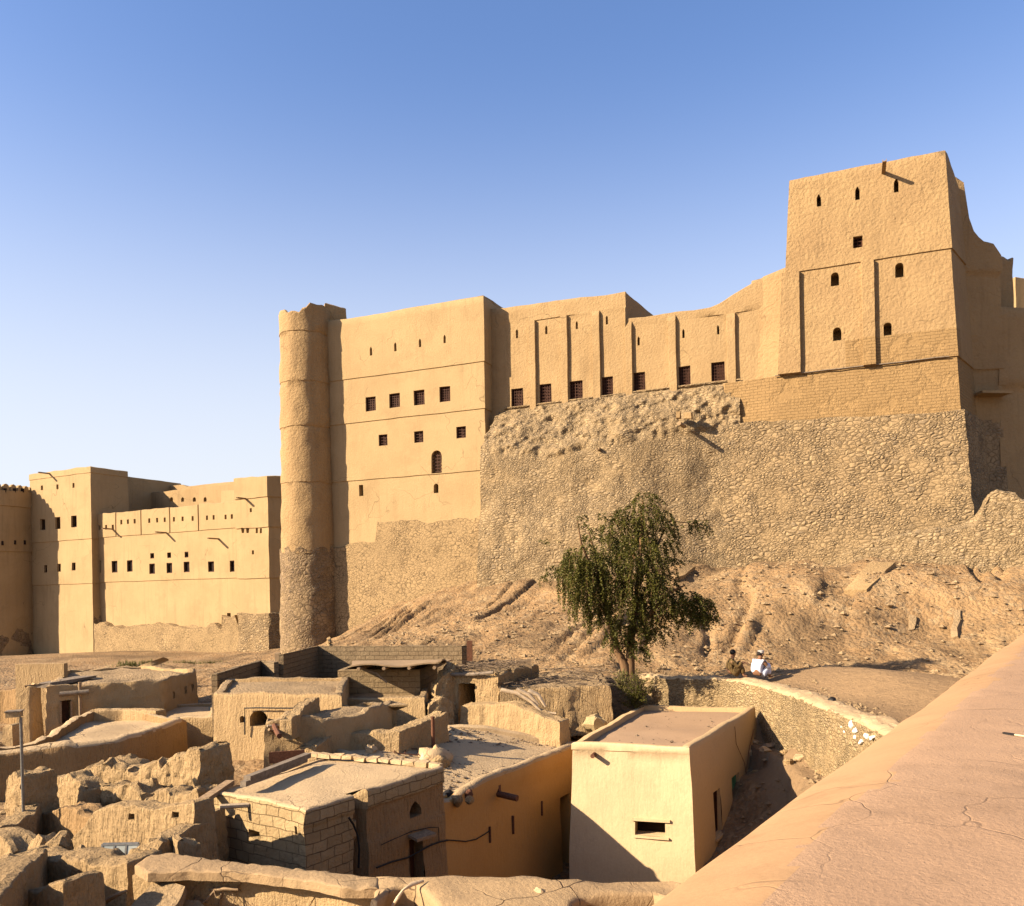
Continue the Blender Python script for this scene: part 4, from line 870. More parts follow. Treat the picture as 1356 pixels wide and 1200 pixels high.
# ------------------------------------------------------------------ plaster slabs and masonry remnants on the mound
def slab(pts, th, name, label, mat='fort', amp=.05):
    b = MB(); p = [Vector(q) for q in pts]; nn = (p[1] - p[0]).cross(p[2] - p[0]).normalized(); nn = nn if nn.z > 0 else -nn
    K = 6; top = []
    for i in range(K + 1):
        for j in range(K + 1):
            u, v_ = i / K, j / K; top.append(p[0] * (1 - u) * (1 - v_) + p[1] * u * (1 - v_) + p[2] * u * v_ + p[3] * (1 - u) * v_)
    bot = [q - nn * th for q in top]; n2 = len(top); I = lambda i, j: i * (K + 1) + j; fs = []
    for i in range(K):
        for j in range(K): fs += [(I(i, j), I(i, j + 1), I(i + 1, j + 1), I(i + 1, j)), (n2 + I(i, j), n2 + I(i + 1, j), n2 + I(i + 1, j + 1), n2 + I(i, j + 1))]
    for i in range(K): fs += [(I(i, 0), I(i + 1, 0), n2 + I(i + 1, 0), n2 + I(i, 0)), (I(i + 1, K), I(i, K), n2 + I(i, K), n2 + I(i + 1, K)), (I(0, i + 1), I(0, i), n2 + I(0, i), n2 + I(0, i + 1)), (I(K, i), I(K, i + 1), n2 + I(K, i + 1), n2 + I(K, i))]
    b.add(top + bot, fs); b.disp(amp, 1.6, 3); return solo(name, b, M[mat], label, 'plaster slab', 'fallen plaster slabs on the mound', sharp=60)
slab([ghit(1118, 787, .22), ghit(1148, 787, .22), ghit(1186, 752, .3), ghit(1153, 753, .3)], .4, 'plaster_slab', 'pale buckled plaster slab lying below the keep')
slab([ghit(893, 771, .3), ghit(905, 768, .2), ghit(922, 757, .3), ghit(903, 757, .4)], .4, 'plaster_slab', 'small pale slab just right of the tree crown')
slab([ghit(739, 785, .25), ghit(758, 800, .2), ghit(765, 780, .25), ghit(752, 775, .35)], .4, 'plaster_slab', 'pale broken slab just left of the tree crown')
for k, (px, y0, y1, lb) in enumerate(((1206, 820, 838, 'short worn masonry rib on the slope, left of its twin'), (1264, 812, 848, 'taller worn masonry rib on the slope, right of its twin'))):
    a, b_, c, d = ghit(px - 4, y1, .05), ghit(px + 5, y1, .05), ghit(px + 7, y0, .08), ghit(px - 1, y0, .10); slab([a, b_, c, d], .4, 'masonry_rib', lb, 'roof_dark', .07)

# ------------------------------------------------------------------ boulders: one builder
def rock(c, sx, sy, sz, mat, label, group, seed=1, name='rock', cat='rock', rz=0):
    b = MB(); n, m_ = 12, 7
    for j in range(m_):
        th = math.pi * j / (m_ - 1)
        for i in range(n): ph = 2 * math.pi * i / n; b.v.append((math.sin(th) * math.cos(ph), math.sin(th) * math.sin(ph), math.cos(th)))
    b.f = [(j * n + i, (j + 1) * n + i, (j + 1) * n + (i + 1) % n, j * n + (i + 1) % n) for j in range(m_ - 1) for i in range(n)]; b.m = [0] * len(b.f)
    b.disp(.35, 1.1, 3, seed)
    if name == 'sack': b.disp(.3, 3.2, 3, seed)
    V = np.array(b.v) * .5 * np.array([sx, sy, sz]); cr, sr = math.cos(rz), math.sin(rz)
    V = np.stack([V[:, 0] * cr - V[:, 1] * sr, V[:, 0] * sr + V[:, 1] * cr, V[:, 2]], 1); b.v = [tuple(q) for q in V + np.array(c)]
    return solo(name, b, M[mat], label, cat, group, sharp=35)

# ------------------------------------------------------------------ low fieldstone wall with the two seated people
def build_court_wall():
    zt = 4.5; c = [WZ(px, py, zt) for px, py in ((846, 897), (900, 898), (958, 899), (992, 903), (1016, 907), (1062, 921), (1112, 939), (1160, 957), (1215, 982), (1290, 1025))]
    mb = ruinwall('x', [(p.x, p.y, zt) for p in c], .85, 1.2, None, '', erode=.05, step=.13, amp=.06, freq=1.6, batter=.05, seed=14, link_it=False, cap=[(.05, .05), (.14, .075), (.3, .085)])
    T = thing('fieldstone_wall', 'low pale fieldstone wall that bends towards the viewer behind the cream house', 'stone wall', Vector((c[3].x, c[3].y, 3)))
    zs = np.array([v[2] for v in mb.v]); 
    for k, f in enumerate(mb.f): mb.m[k] = 1 if min(mb.v[j][2] for j in f) > zt - .03 else 0
    link('stonework', mb, [M['stone_court'], M['roof']], T, sharp=60)
    # whitewashed stones on the face
    rr = random.Random(3)
    for px, py, w in ((1117, 962, .15), (1128, 960, .13), (1134, 968, .12), (1148, 974, .12), (1122, 971, .15), (1157, 977, .10), (1141, 983, .12), (1113, 973, .10), (1133, 978, .09)):
        i = 6 if px < 1112 else 7; i = 6 if px < 1112 else i - 0; a, b_ = c[i - 0] if i < 8 else c[7], c[i + 1] if i < 8 else c[8]
        d = (b_ - a); d.z = 0; d = d.normalized(); n = Vector((d.y, -d.x, 0)); a_, bb_ = ab(px, py); r = Vector((a_, 1, bb_)); cc = Vector((0, 0, CAMZ)); off = .425 + .05 * .5
        p = cc + r * (n.dot(Vector((a.x, a.y, 0)) + n * off - cc) / n.dot(r)); b = MB(); K, L_ = 10, 6
        for j in range(L_ + 1):
            th = math.pi * j / L_
            for q in range(K): ph = 2 * math.pi * q / K; b.v.append(tuple(p + d * math.sin(th) * math.cos(ph) * w * rr.uniform(.8, 1.1) + Vector((0, 0, 1)) * math.sin(th) * math.sin(ph) * w * .62 + n * math.cos(th) * .075))
        b.f = [(j * K + q, (j + 1) * K + q, (j + 1) * K + (q + 1) % K, j * K + (q + 1) % K) for j in range(L_) for q in range(K)]; b.m = [0] * len(b.f); b.disp(.05, 7, 2, int(px)); link('whitewashed_stone', b, M['whitewash'], T)
    return c
CW = build_court_wall()

# ------------------------------------------------------------------ village houses
up3 = Vector((0, 0, 1))
def hit(px, py, P0, d):
    """point of a vertical wall (through P0 along d) seen at a photograph point"""
    nn = Vector((d.y, -d.x, 0)); a, b = ab(px, py); r = Vector((a, 1, b)); c = Vector((0, 0, CAMZ)); return c + r * (nn.dot(Vector((P0.x, P0.y, 0)) - c) / nn.dot(r))
def hole_px(x0, y0, x1, y1, P0, d, face, **k):
    a, b = hit(x0, y0, P0, d), hit(x1, y1, P0, d); o = Vector((P0.x, P0.y, 0)); return dict(face=face, u0=(a - o).dot(d), u1=(b - o).dot(d), z0=b.z, z1=a.z, **k)
def R2(*pts): return [Vector((p[0], p[1], 0)) for p in pts]
RIM = [(.015, .02), (.05, .04), (.2, .035)]
def cream_house():
    z = 3.75; FL, FR, BR, BL = WZ(757, 985, z), WZ(914, 991, z), WZ(1001, 938, z), WZ(846, 935, z)
    dr = (BR - FR).normalized(); df = (FR - FL).normalized()
    T = thing('cream_house', 'cream plastered flat-roofed house with one deep square window', 'house', Vector(((FL.x + BR.x) / 2, (FL.y + BR.y) / 2, .3)))
    nF = Vector((df.y, -df.x, 0)); Lf = (FR - FL).length; Lr = (BR - FR).length
    def onface(px, py, P0, d):
        nn = Vector((d.y, -d.x, 0)); a, b = ab(px, py); r = Vector((a, 1, b)); c = Vector((0, 0, CAMZ)); k = nn.dot(Vector((P0.x, P0.y, 0)) - c) / nn.dot(r); p = c + r * k; return (p - Vector((P0.x, P0.y, 0))).dot(d), p.z
    u0, zt = onface(841, 1086, FL, df); u1, zb = onface(882, 1108, FL, df); H = [dict(face=0, u0=u0, u1=u1, z0=zb, z1=zt, depth=.55)]
    a0, w1 = onface(943, 1050, FR, dr); a1, w0 = onface(953, 1100, FR, dr); H.append(dict(face=1, u0=a0, u1=a1, z0=w0, z1=w1, depth=.35)); wd = H[-1]
    b0, d1 = onface(967, 1030, FR, dr); b1, _ = onface(977, 1030, FR, dr); H.append(dict(face=1, u0=b0, u1=b1, z0=.62, z1=d1, depth=.3)); dd = H[-1]
    def top(i, u): return z + (.018 * math.sin(u * 1.7 + i))
    zc = z - .16
    mb = ring(R2(FL, FR, BR, BL), -1.6, top, step=.22, holes=H, relief=lambda i, u, zz: (.028 if zz > zc and i == 0 else 0) - .02, zreq=[zc - .012, zc + .012], batter=.035, cap=RIM, roof=lambda x, y: z - .13, amp=.018, freq=1.5, seed=61, roofstep=.45, roofamp=.05, roofmi=1)
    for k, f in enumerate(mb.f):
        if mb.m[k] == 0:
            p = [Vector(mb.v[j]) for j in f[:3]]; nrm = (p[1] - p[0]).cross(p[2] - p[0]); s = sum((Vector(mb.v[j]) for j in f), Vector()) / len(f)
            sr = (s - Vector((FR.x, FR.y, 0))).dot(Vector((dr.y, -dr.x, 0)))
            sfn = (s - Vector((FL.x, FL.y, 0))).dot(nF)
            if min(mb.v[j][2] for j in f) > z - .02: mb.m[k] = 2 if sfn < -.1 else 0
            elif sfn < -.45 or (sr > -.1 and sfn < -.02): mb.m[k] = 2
    w = link('wall', mb, [M['cream'], M['roof_pink'], M['cream_side']], T, sharp=50)
    # deep window: a dark board right of its splayed left reveal, with a bar
    b = MB(); D, N, P = mb.D[0], mb.N[0], mb.P[0]; ax = (D, N, Vector((0, 0, 1))); offw = .035 * (z - zt); um = (u0 + u1) / 2 + .02
    b.box(P + D * um + N * (offw - .5) + Vector((0, 0, (zt + zb) / 2)), u1 - u0, .04, zt - zb, ax); wo = link('window', b, M['dark'], T, smooth=False)
    b = MB(); b.box(P + D * um + N * (offw + .015) + Vector((0, 0, zb - .03)), u1 - u0 + .12, .07, .05, ax); b.disp(.008, 3); link('sill', b, M['cream'], wo)
    b = MB(); b.box(P + D * um + N * (offw + .01) + Vector((0, 0, zt + .04)), u1 - u0 + .2, .06, .07, ax); b.disp(.01, 3); link('lintel', b, M['cream'], wo)
    # side window and green door
    wn_ = window(T, mb, wd, .1, (2, 0), dep=.2, frame=.06); 
    D, N, P = mb.D[1], mb.N[1], mb.P[1]; ax = (D, N, Vector((0, 0, 1))); q = lambda u, zz, o: P + D * u + N * o + Vector((0, 0, zz))
    b = MB(); b.box(q((a0 + a1) / 2, w0 - .04, .13), a1 - a0 + .2, .1, .07, ax); link('sill', b, M['cream_side'], wn_)
    b = MB(); b.box(q((b0 + b1) / 2, (.62 + d1) / 2, -.08), b1 - b0, .05, d1 - .62, ax); do = link('door', b, M['green'], T, smooth=False)
    b = MB(); b.box(q((b0 + b1) / 2 - .2, 1.3, -.03), .05, .06, .16, ax); link('handle', b, M['rust'], do, smooth=False)
    b = MB(); p0, zz = onface(787, 999, FL, df); p = mb.P[0] + mb.D[0] * p0 + mb.N[0] * 0 + Vector((0, 0, zz)); b.tube([p - mb.N[0] * .15, p + mb.N[0] * .26], .062, 12); link('drain_pipe', b, M['rust'], T)
    for k, (xs) in enumerate((((972, 962), (973, 985), (983, 1010), (985, 1030), (979, 1058)), ((997, 965), (990, 990), (985, 1020), (983, 1035), (981, 1058)), ((1001, 990), (993, 1015), (987, 1042), (980, 1062)))):
        b = MB(); pts = [];
        for px, py in xs: u, zz = onface(px, py, FR, dr); pts.append(q(u, zz, .035 * (z - zz) + .02))
        b.tube(pts, .009, 5); link('cable', b, M['rust'], T)
    return FL, FR, BR, BL, df, dr
CH = cream_house()

def lane_house():
    z, zb = 3.1, 3.75; A, B = WZ(586, 1058, z), WZ(757, 988, z); d = (B - A).normalized(); L = (B - A).length
    C_, D_, E_, F_, G_ = Vector((2.75, 27.3, zb)), WZ(800, 955, zb), WZ(440, 966, zb), WZ(432, 992, zb), WZ(472, 1006, zb)
    mid = A + d * L * .42 + Vector((d.y, -d.x, 0)) * -.12; path = R2(A, mid, B, C_, D_, E_, F_, G_); rtn = Vector((d.y, -d.x, 0))
    def rise(x, y): return smooth(.2, 3.2, -(Vector((x, y, 0)) - Vector((A.x, A.y, 0))).dot(rtn))
    T = thing('lane_house', 'ochre walled house along the lane with a wide dusty roof', 'house', Vector((0, 21, 0)))
    Ls = [(path[(k + 1) % 8] - path[k]).length for k in range(8)]
    def top(i, u):
        p = path[i] + (path[(i + 1) % 8] - path[i]) * (u / max(Ls[i], 1e-6)); e = z + (zb - z) * rise(p.x, p.y)
        return e + .04 * n1(u * .8 + i * 5, 1, 5) + (.0 if i else -.2 * max(0, 1 - abs(u - .45) / .55))
    zc = z - .42; d1_ = (B - mid); d1_.z = 0; d1_ = d1_.normalized(); H = [hole_px(740, 1056, 754, 1150, mid, d1_, 1, depth=.9)]; H[0]['z0'] = -.8
    mb = ring(path, -1.6, top, step=.24, holes=H, relief=lambda i, u, zz: (.05 if zz > zc + .05 * math.sin(u * 1.4) else 0) if i < 2 else 0, zreq=[zc - .07, zc + .07], batter=.02, cap=[(.05, .05), (.16, .06), (.3, -.0)], roof=lambda x, y: z - .06 + (zb - z) * rise(x, y), amp=.02, freq=1.6, seed=62, roofstep=.35, roofamp=.07, roofmi=1)
    for k, f in enumerate(mb.f):
        if mb.m[k] == 0 and min(mb.v[j][2] for j in f) > z - .14: mb.m[k] = 1
    link('wall', mb, [M['orange'], M['roof']], T, sharp=50)
    h = H[0]; N = mb.N[1]; D = mb.D[1]; P = mb.P[1]; b = MB(); b.box(P + D * (h['u0'] + h['u1']) * .5 - N * .7 + Vector((0, 0, (-.8 + h['z1']) / 2)), h['u1'] - h['u0'], .05, h['z1'] + .8, (D, N, Vector((0, 0, 1)))); link('door', b, M['wood'], T, smooth=False)
    # spouts, vents and cables on the lane front
    up = Vector((0, 0, 1)); D0, N0, P0 = mb.D[0], mb.N[0], mb.P[0]
    def onf(px, py, i):
        nn = mb.N[i]; a, b = ab(px, py); r = Vector((a, 1, b)); c = Vector((0, 0, CAMZ)); k = nn.dot(mb.P[i] - c) / nn.dot(r); return c + r * k
    p = onf(659, 1050, 0); b = MB(); b.tube([p - N0 * .2, p + (N0 + Vector((0, 0, -.12)) + D0 * -.1) * .62], .085, 10); b.box(p + N0 * .02 + up * .1, .13, .1, .24, (D0, N0, up)); link('spout', b, M['rust'], T)
    for px, py, ln in ((646, 1105, .42), (677, 1092, .5), (715, 1070, .42)):
        p = onf(px, py, 0 if px < 660 else 1); i = 0 if px < 660 else 1; b = MB(); b.box(p + mb.N[i] * .04, .045, .1, ln, (mb.D[i], mb.N[i], up)); link('bracket', b, M['rust'], T, smooth=False)
    b = MB(); pts = [onf(px, py, 0) + N0 * .06 for px, py in ((588, 1112), (604, 1113), (614, 1114), (628, 1111), (640, 1104), (647, 1099))]; b.tube(pts, .016, 5); link('cable', b, M['black'], T)
    return z, A, B, path, onf, lambda x, y: z - .06 + (zb - z) * rise(x, y)
LZ, LA, LB, LP, LONF, LRZ = lane_house(); LZ = 3.72
def lroof(px, py, lift=0.):
    z = 3.4
    for _ in range(12): p = WZ(px, py, z); z = .5 * z + .5 * LRZ(p.x, p.y)
    return WZ(px, py, z) + Vector((0, 0, lift))

def block_house():
    z = 4.05; L_, F_, R_, B_ = WZ(283, 1050, z), WZ(405, 1074, z), WZ(586, 1018, z), WZ(440, 1002, z)
    d1 = (F_ - L_).normalized(); d2 = (R_ - F_).normalized(); d1.z = d2.z = 0
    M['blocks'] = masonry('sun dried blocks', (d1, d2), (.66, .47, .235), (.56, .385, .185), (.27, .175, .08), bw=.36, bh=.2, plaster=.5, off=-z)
    T = thing('block_house', 'flat-roofed house of large mud blocks with a split corner', 'house', Vector((-4, 17, 0)))
    def on(px, py, P0, d):
        nn = Vector((d.y, -d.x, 0)); a, b = ab(px, py); r = Vector((a, 1, b)); c = Vector((0, 0, CAMZ)); k = nn.dot(Vector((P0.x, P0.y, 0)) - c) / nn.dot(r); p = c + r * k; return (p - Vector((P0.x, P0.y, 0))).dot(d), p.z
    H = []
    u0, zt = on(330, 1099, L_, d1); u1, zb = on(344, 1112, L_, d1); H.append(dict(face=0, u0=u0, u1=u1, z0=zb, z1=zt, depth=.5))
    u0, zt = on(392, 1094, L_, d1); u1, zb = on(396, 1106, L_, d1); H.append(dict(face=0, u0=u0, u1=u1, z0=zb, z1=zt, depth=.4))
    u0, zt = on(536, 1062, F_, d2); u1, zb = on(552, 1078, F_, d2); H.append(dict(face=1, u0=u0, u1=u1, z0=zb, z1=zt, depth=.4, shape='ogive'))
    u0, zt = on(533, 1112, F_, d2); u1, zb = on(552, 1150, F_, d2); H.append(dict(face=1, u0=u0, u1=u1, z0=zb - .6, z1=zt, depth=.35)); dr = H[-1]
    uc = on(473, 1050, F_, d2)[0]; L2 = (R_ - F_).length
    def rel(i, u, zz):
        if i == 1:
            o = .05 if zz > z - .30 else 0
            if u > uc: o += .10
            if abs(u - uc - .05 * n1(zz, 1.5, 4)) < .075: o -= .35
            if u > uc and zz < z - .95: o += .04
            return o
        return .0
    mb = ring(R2(L_, F_, R_, B_), -1.2, lambda i, u: z + (.05 if i == 1 and u > uc + .1 else 0) + .03 * n1(u + i * 7, 1.4, 2) - (.14 if i == 1 and abs(u - uc) < .1 else 0), step=.14, holes=H, relief=rel, zreq=[z - .95 - .03, z - .95 + .03, z - .33, z - .27],
              ureq={1: [uc - .14, uc - .05, uc + .05, uc + .14]}, batter=.02, cap=[(.03, .03), (.1, .04)], roof=lambda x, y: z + .0, amp=.035, freq=1.6, seed=63, roofstep=.3, roofamp=.05, roofmi=1)
    for k, f in enumerate(mb.f):
        if mb.m[k] == 0:
            s = sum((Vector(mb.v[j]) for j in f), Vector()) / len(f); e = (s - Vector((F_.x, F_.y, 0))); 
            if min(mb.v[j][2] for j in f) > z - .03: mb.m[k] = 1
            elif e.dot(d2) > uc + .06 and s.z < z - .28: mb.m[k] = 2
            elif abs(e.dot(d2) - uc) < .12 and e.dot(Vector((d2.y, -d2.x, 0))) > -.5: mb.m[k] = 3
    link('wall', mb, [M['blocks'], M['roof'], M['mud_red'], M['ruin']], T, sharp=50)
    D, N, P = mb.D[1], mb.N[1], mb.P[1]; up = Vector((0, 0, 1)); ax = (D, N, up)
    b = MB(); b.box(P + D * (dr['u0'] + dr['u1']) / 2 + N * -.1 + up * (dr['z0'] + dr['z1']) / 2, dr['u1'] - dr['u0'], .05, dr['z1'] - dr['z0'], ax); link('door', b, M['wood'], T, smooth=False)
    b = MB(); b.box(P + D * ((dr['u0'] + dr['u1']) / 2 + .04) + N * .26 + up * (dr['z1'] + .08), .62, .42, .06, (D, (N + up * -.25).normalized(), up)); b.disp(.03, 2); link('door_hood', b, M['timber'], T)
    onf = lambda px, py: (lambda q: P + D * q[0] + N * .2 + up * q[1])(on(px, py, F_, d2))
    b = MB(); b.tube([onf(*q) for q in ((452, 1081), (458, 1090), (464, 1105), (466, 1122), (465, 1147))], .022, 6); link('cable', b, M['black'], T)
    b = MB(); b.tube([onf(*q) for q in ((489, 1147), (510, 1139), (530, 1134), (545, 1126), (560, 1118), (573, 1113), (584, 1111))], .018, 6); b.tube([onf(*q) for q in ((495, 1117), (510, 1110), (536, 1099), (560, 1094), (571, 1094), (572, 1112))], .010, 5); link('cable', b, M['black'], T)
    # broken pier and log at the left end, eave lump and peg
    D, N, P = mb.D[0], mb.N[0], mb.P[0]; ax = (D, N, up)
    pier = [WZ(266, 1070, 3.85), WZ(284, 1072, 3.9)]
    b = MB(); p, q = Vector(pier[0]), Vector(pier[1]); pp = ruinwall('x', [(p.x, p.y, 3.75), (q.x, q.y, 3.85)], .5, 1.0, None, '', erode=.15, step=.09, amp=.06, freq=3, batter=.02, seed=8, link_it=False); link('broken_pier', pp, M['ruin'], T, sharp=60)
    b = MB(); q = Vector(WZ(292, 1077, 3.62)); b.tube([q - N * .6, q + N * .12], .11, 12); link('beam_end', b, M['timber'], T)
    u, zz = on(330, 1066, L_, d1); b = MB(); p = P + D * u + up * zz; b.tube([p, p + N * .45 + D * -.3 + up * .03], .05, 7); link('spout', b, M['pale'], T)
    # planks on the left roof edge
    for k, (a, b2, w) in enumerate((((327, 1031), (408, 1000), .16), ((322, 1038), (404, 1006), .13))):
        p, q = WZ(*a, z + .28 - .08 * k), WZ(*b2, z + .28 - .08 * k); d = (q - p).normalized(); s = Vector((d.y, -d.x, 0)); bb = MB(); bb.box((p + q) / 2, (q - p).length, w, .11, (d, s, up)); bb.disp(.01, 2)
        solo('plank', bb, M['greytimber'], ('upper' if k == 0 else 'lower') + ' grey plank lying along the roof edge of the block house', 'plank', 'planks on the block house roof')
    p, q = WZ(268, 1062, z - .05), WZ(305, 1036, z + .1); d = (q - p).normalized(); bb = MB(); bb.box((p + q) / 2, (q - p).length, .2, .09, (d, Vector((d.y, -d.x, 0)), up)); bb.disp(.02, 2); solo('plank', bb, M['timber'], 'pale short plank over the left wall end of the block house', 'plank', 'planks on the block house roof')
    bb = MB(); p = WZ(380, 1002, z + .25); bb.box(p, .8, .04, .26, (Vector((.95, .3, 0)), Vector((-.3, .95, 0)), up)); solo('metal_sheet', bb, M['rust'], 'small red rusty sheet standing behind the planks', 'metal sheet')
    # coping bricks along the back edge
    a, b2 = WZ(410, 1001, z + .05), WZ(585, 1016, z + .05); nb = 11
    for k in range(nb):
        p = a + (b2 - a) * ((k + .5) / nb); d = (b2 - a).normalized(); bb = MB(); bb.box((0, 0, 0), (b2 - a).length / nb * random.uniform(.8, .96), .2, random.uniform(.08, .11), (d, Vector((d.y, -d.x, 0)), up), jit=.02); bb.disp(.02, 3, seed=k)
        bb.v = [tuple(Vector(q) + p + Vector((0, 0, .04))) for q in bb.v]; solo('coping_block', bb, M['roof'], 'flat mud block in the coping row along the back of the block house roof', 'block', 'coping blocks along the roof edge')
block_house()

def mudhouse(name, label, corners, z, z0, mats=('mud', 'roof'), holes=(), step=.18, amp=.03, freq=1.3, batter=.03, seed=1, cap=None, roofdrop=.1, roofamp=.08, erode=.08, cat='house', topf=None, roofstep=.4, rz=None):
    path = R2(*corners); T = thing(name, label, cat, Vector((sum(p.x for p in path) / len(path), sum(p.y for p in path) / len(path), z0 + .3)))
    top = topf or (lambda i, u: z + erode * n1(u + i * 9.1, .9, seed))
    mb = ring(path, z0, top, step=step, holes=holes, batter=batter, cap=cap or [(.015, .02), (.06, .04), (.24, .02)], roof=rz or (lambda x, y: z - roofdrop), amp=amp, freq=freq, seed=seed, roofstep=roofstep, roofamp=roofamp, roofmi=1, oct=3, ruin=amp * .6)
    for k, f in enumerate(mb.f):
        if mb.m[k] == 0 and min(mb.v[j][2] for j in f) > z - .02: mb.m[k] = 1
    link('wall', mb, [M[mats[0]], M[mats[1]]], T, sharp=55); return T, mb

# ------------------------------------------------------------------ house with the broken opening, and its annexe
def hole_house():
    z = 5.07; FL, FR, BR, BL = WZ(283, 919, z), WZ(452, 921, z), WZ(462, 897, z), WZ(300, 899, z); d = (FR - FL).normalized()
    H = [hole_px(331, 941, 356, 962, FL, d, 0, shape='arch', depth=1.2), hole_px(318, 948, 325, 957, FL, d, 0, depth=.5, shape='arch')]
    T, mb = mudhouse('breached_house', 'mud house with a ragged hole knocked through its front', (FL, FR, BR, BL), z, 2.0, ('mud', 'roof_dark'), H, seed=71, roofamp=.12, erode=.1)
    mudhouse('terrace_house', 'low mud house carrying the tan block room on its roof', (WZ(450, 924, 4.55), WZ(562, 925, 4.55), WZ(574, 902, 4.55), WZ(452, 902, 4.55)), 4.55, 2.0, ('mud', 'roof_dark'), (), seed=73)
    b = MB(); N = mb.N[0]; P = mb.P[0]; b.tube([hit(x, y, FL, d) + N * .14 for x, y in ((327.5, 972), (327.5, 950), (327.5, 937), (345, 936.5), (370, 937), (393, 937))], .022, 6); link('pipe', b, M['black'], T)
    z = 4.66; c = [WZ(352, 958, z), WZ(430, 954, z), WZ(490, 944, z), WZ(523, 932, z)]; bk = [Vector((c[3].x + .1, FL.y - .15, z)), Vector((c[0].x - .1, FL.y - .15, z))]
    T, mb = mudhouse('annexe', 'low annexe with a sagging rounded mud roof before the breached house', c + bk, z, 2.0, ('mud', 'roof_dark'), (), seed=72, roofamp=.15, erode=.15, amp=.09, step=.18, roofdrop=.02)
    for k, (a, e, r, mt) in enumerate((((357, 962), (432, 957), .03, 'pale'), ((360, 966), (398, 986), .035, 'timber'), ((366, 960), (374, 972), .07, 'rust'))):
        p, q = WZ(*a, 4.55), WZ(*e, 4.5 if k != 1 else 3.9); b = MB(); b.tube([p + Vector((0, -.25, .05)), (p + q) / 2 + Vector((0, -.28, .03)), q + Vector((0, -.3, 0))], r, 8); b.disp(.015, 2)
        solo('beam', b, M[mt], ('pale straight pole on the front edge of the annexe roof', 'leaning dark pole slanting across the annexe front', 'short rusty pipe stub at the left end of the annexe')[k], 'beam', 'poles and beams on the annexe')
    pts = [WZ(378, 952, 4.85), WZ(398, 938, 4.95), WZ(416, 922, 5.1)]; ruinwall('mud_wall', pts, .3, 4.3, M['ruin'], 'short eroded wall crest slanting over the annexe roof', erode=.08, step=.12, seed=5)
    pts = [WZ(425, 972, 4.15), WZ(470, 971, 4.15), WZ(524, 969, 4.2), WZ(555, 957, 4.3), WZ(583, 944, 4.45)]; ruinwall('mud_wall', pts, .5, 3.0, M['ruin'], 'knee-high bent mud wall between the annexe and the dusty roof', erode=.06, step=.13, seed=6, amp=.06)
    pts = [W(408, 992, 21.2), W(425, 979, 21.8), W(433, 973, 22.4)]; ruinwall('mud_wall', pts, .45, 3.0, M['ruin'], 'crumbled wall end sloping up to the annexe corner', erode=.08, step=.11, seed=16, amp=.07)
hole_house()

# ------------------------------------------------------------------ grey concrete block walls and the block room
def blockwall(name, label, pts, z, z0, th=.2, bw=.4, bh=.2):
    d = (pts[1] - pts[0]); d.z = 0; d = d.normalized(); e = (pts[2] - pts[1]).normalized() if len(pts) > 2 else Vector(); e.z = 0; e = e.normalized() if e.length else e
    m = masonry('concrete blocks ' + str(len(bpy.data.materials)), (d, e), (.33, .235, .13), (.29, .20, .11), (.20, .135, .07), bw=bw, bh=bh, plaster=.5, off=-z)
    path = strip_path(pts, th); mb = ring(path, z0, lambda i, u: z + .03 * n1(u + i, .7, 3), step=.25, cap=[(.01, .01)], amp=.012, freq=1, seed=3, roofstep=.5); return solo(name, mb, m, label, 'block wall', 'grey block walls', sharp=35)
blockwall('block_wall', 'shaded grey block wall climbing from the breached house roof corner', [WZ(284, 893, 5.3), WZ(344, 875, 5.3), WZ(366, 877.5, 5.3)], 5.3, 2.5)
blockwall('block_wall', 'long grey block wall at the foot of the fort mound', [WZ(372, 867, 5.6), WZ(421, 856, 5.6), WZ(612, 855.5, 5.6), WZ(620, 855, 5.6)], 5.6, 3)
b = MB(); p = WZ(368, 868, 5.5); b.box(p - up3 * 1, .22, .22, 2.2); b.disp(.02, 2); solo('post', b, M['conc'], 'pale square post in the gap between two grey block walls', 'post')
b = MB(); p = W(622, 862, 36.6); b.box(p, .25, .25, .9); solo('post', b, M['rust'], 'dark post stump at the right end of the long grey wall', 'post')
b = MB(); p = W(693, 886, 31); b.box(p, .6, .12, .75, jit=.04); solo('panel', b, M['conc'], 'small square panel standing behind the brushwood roof', 'panel')
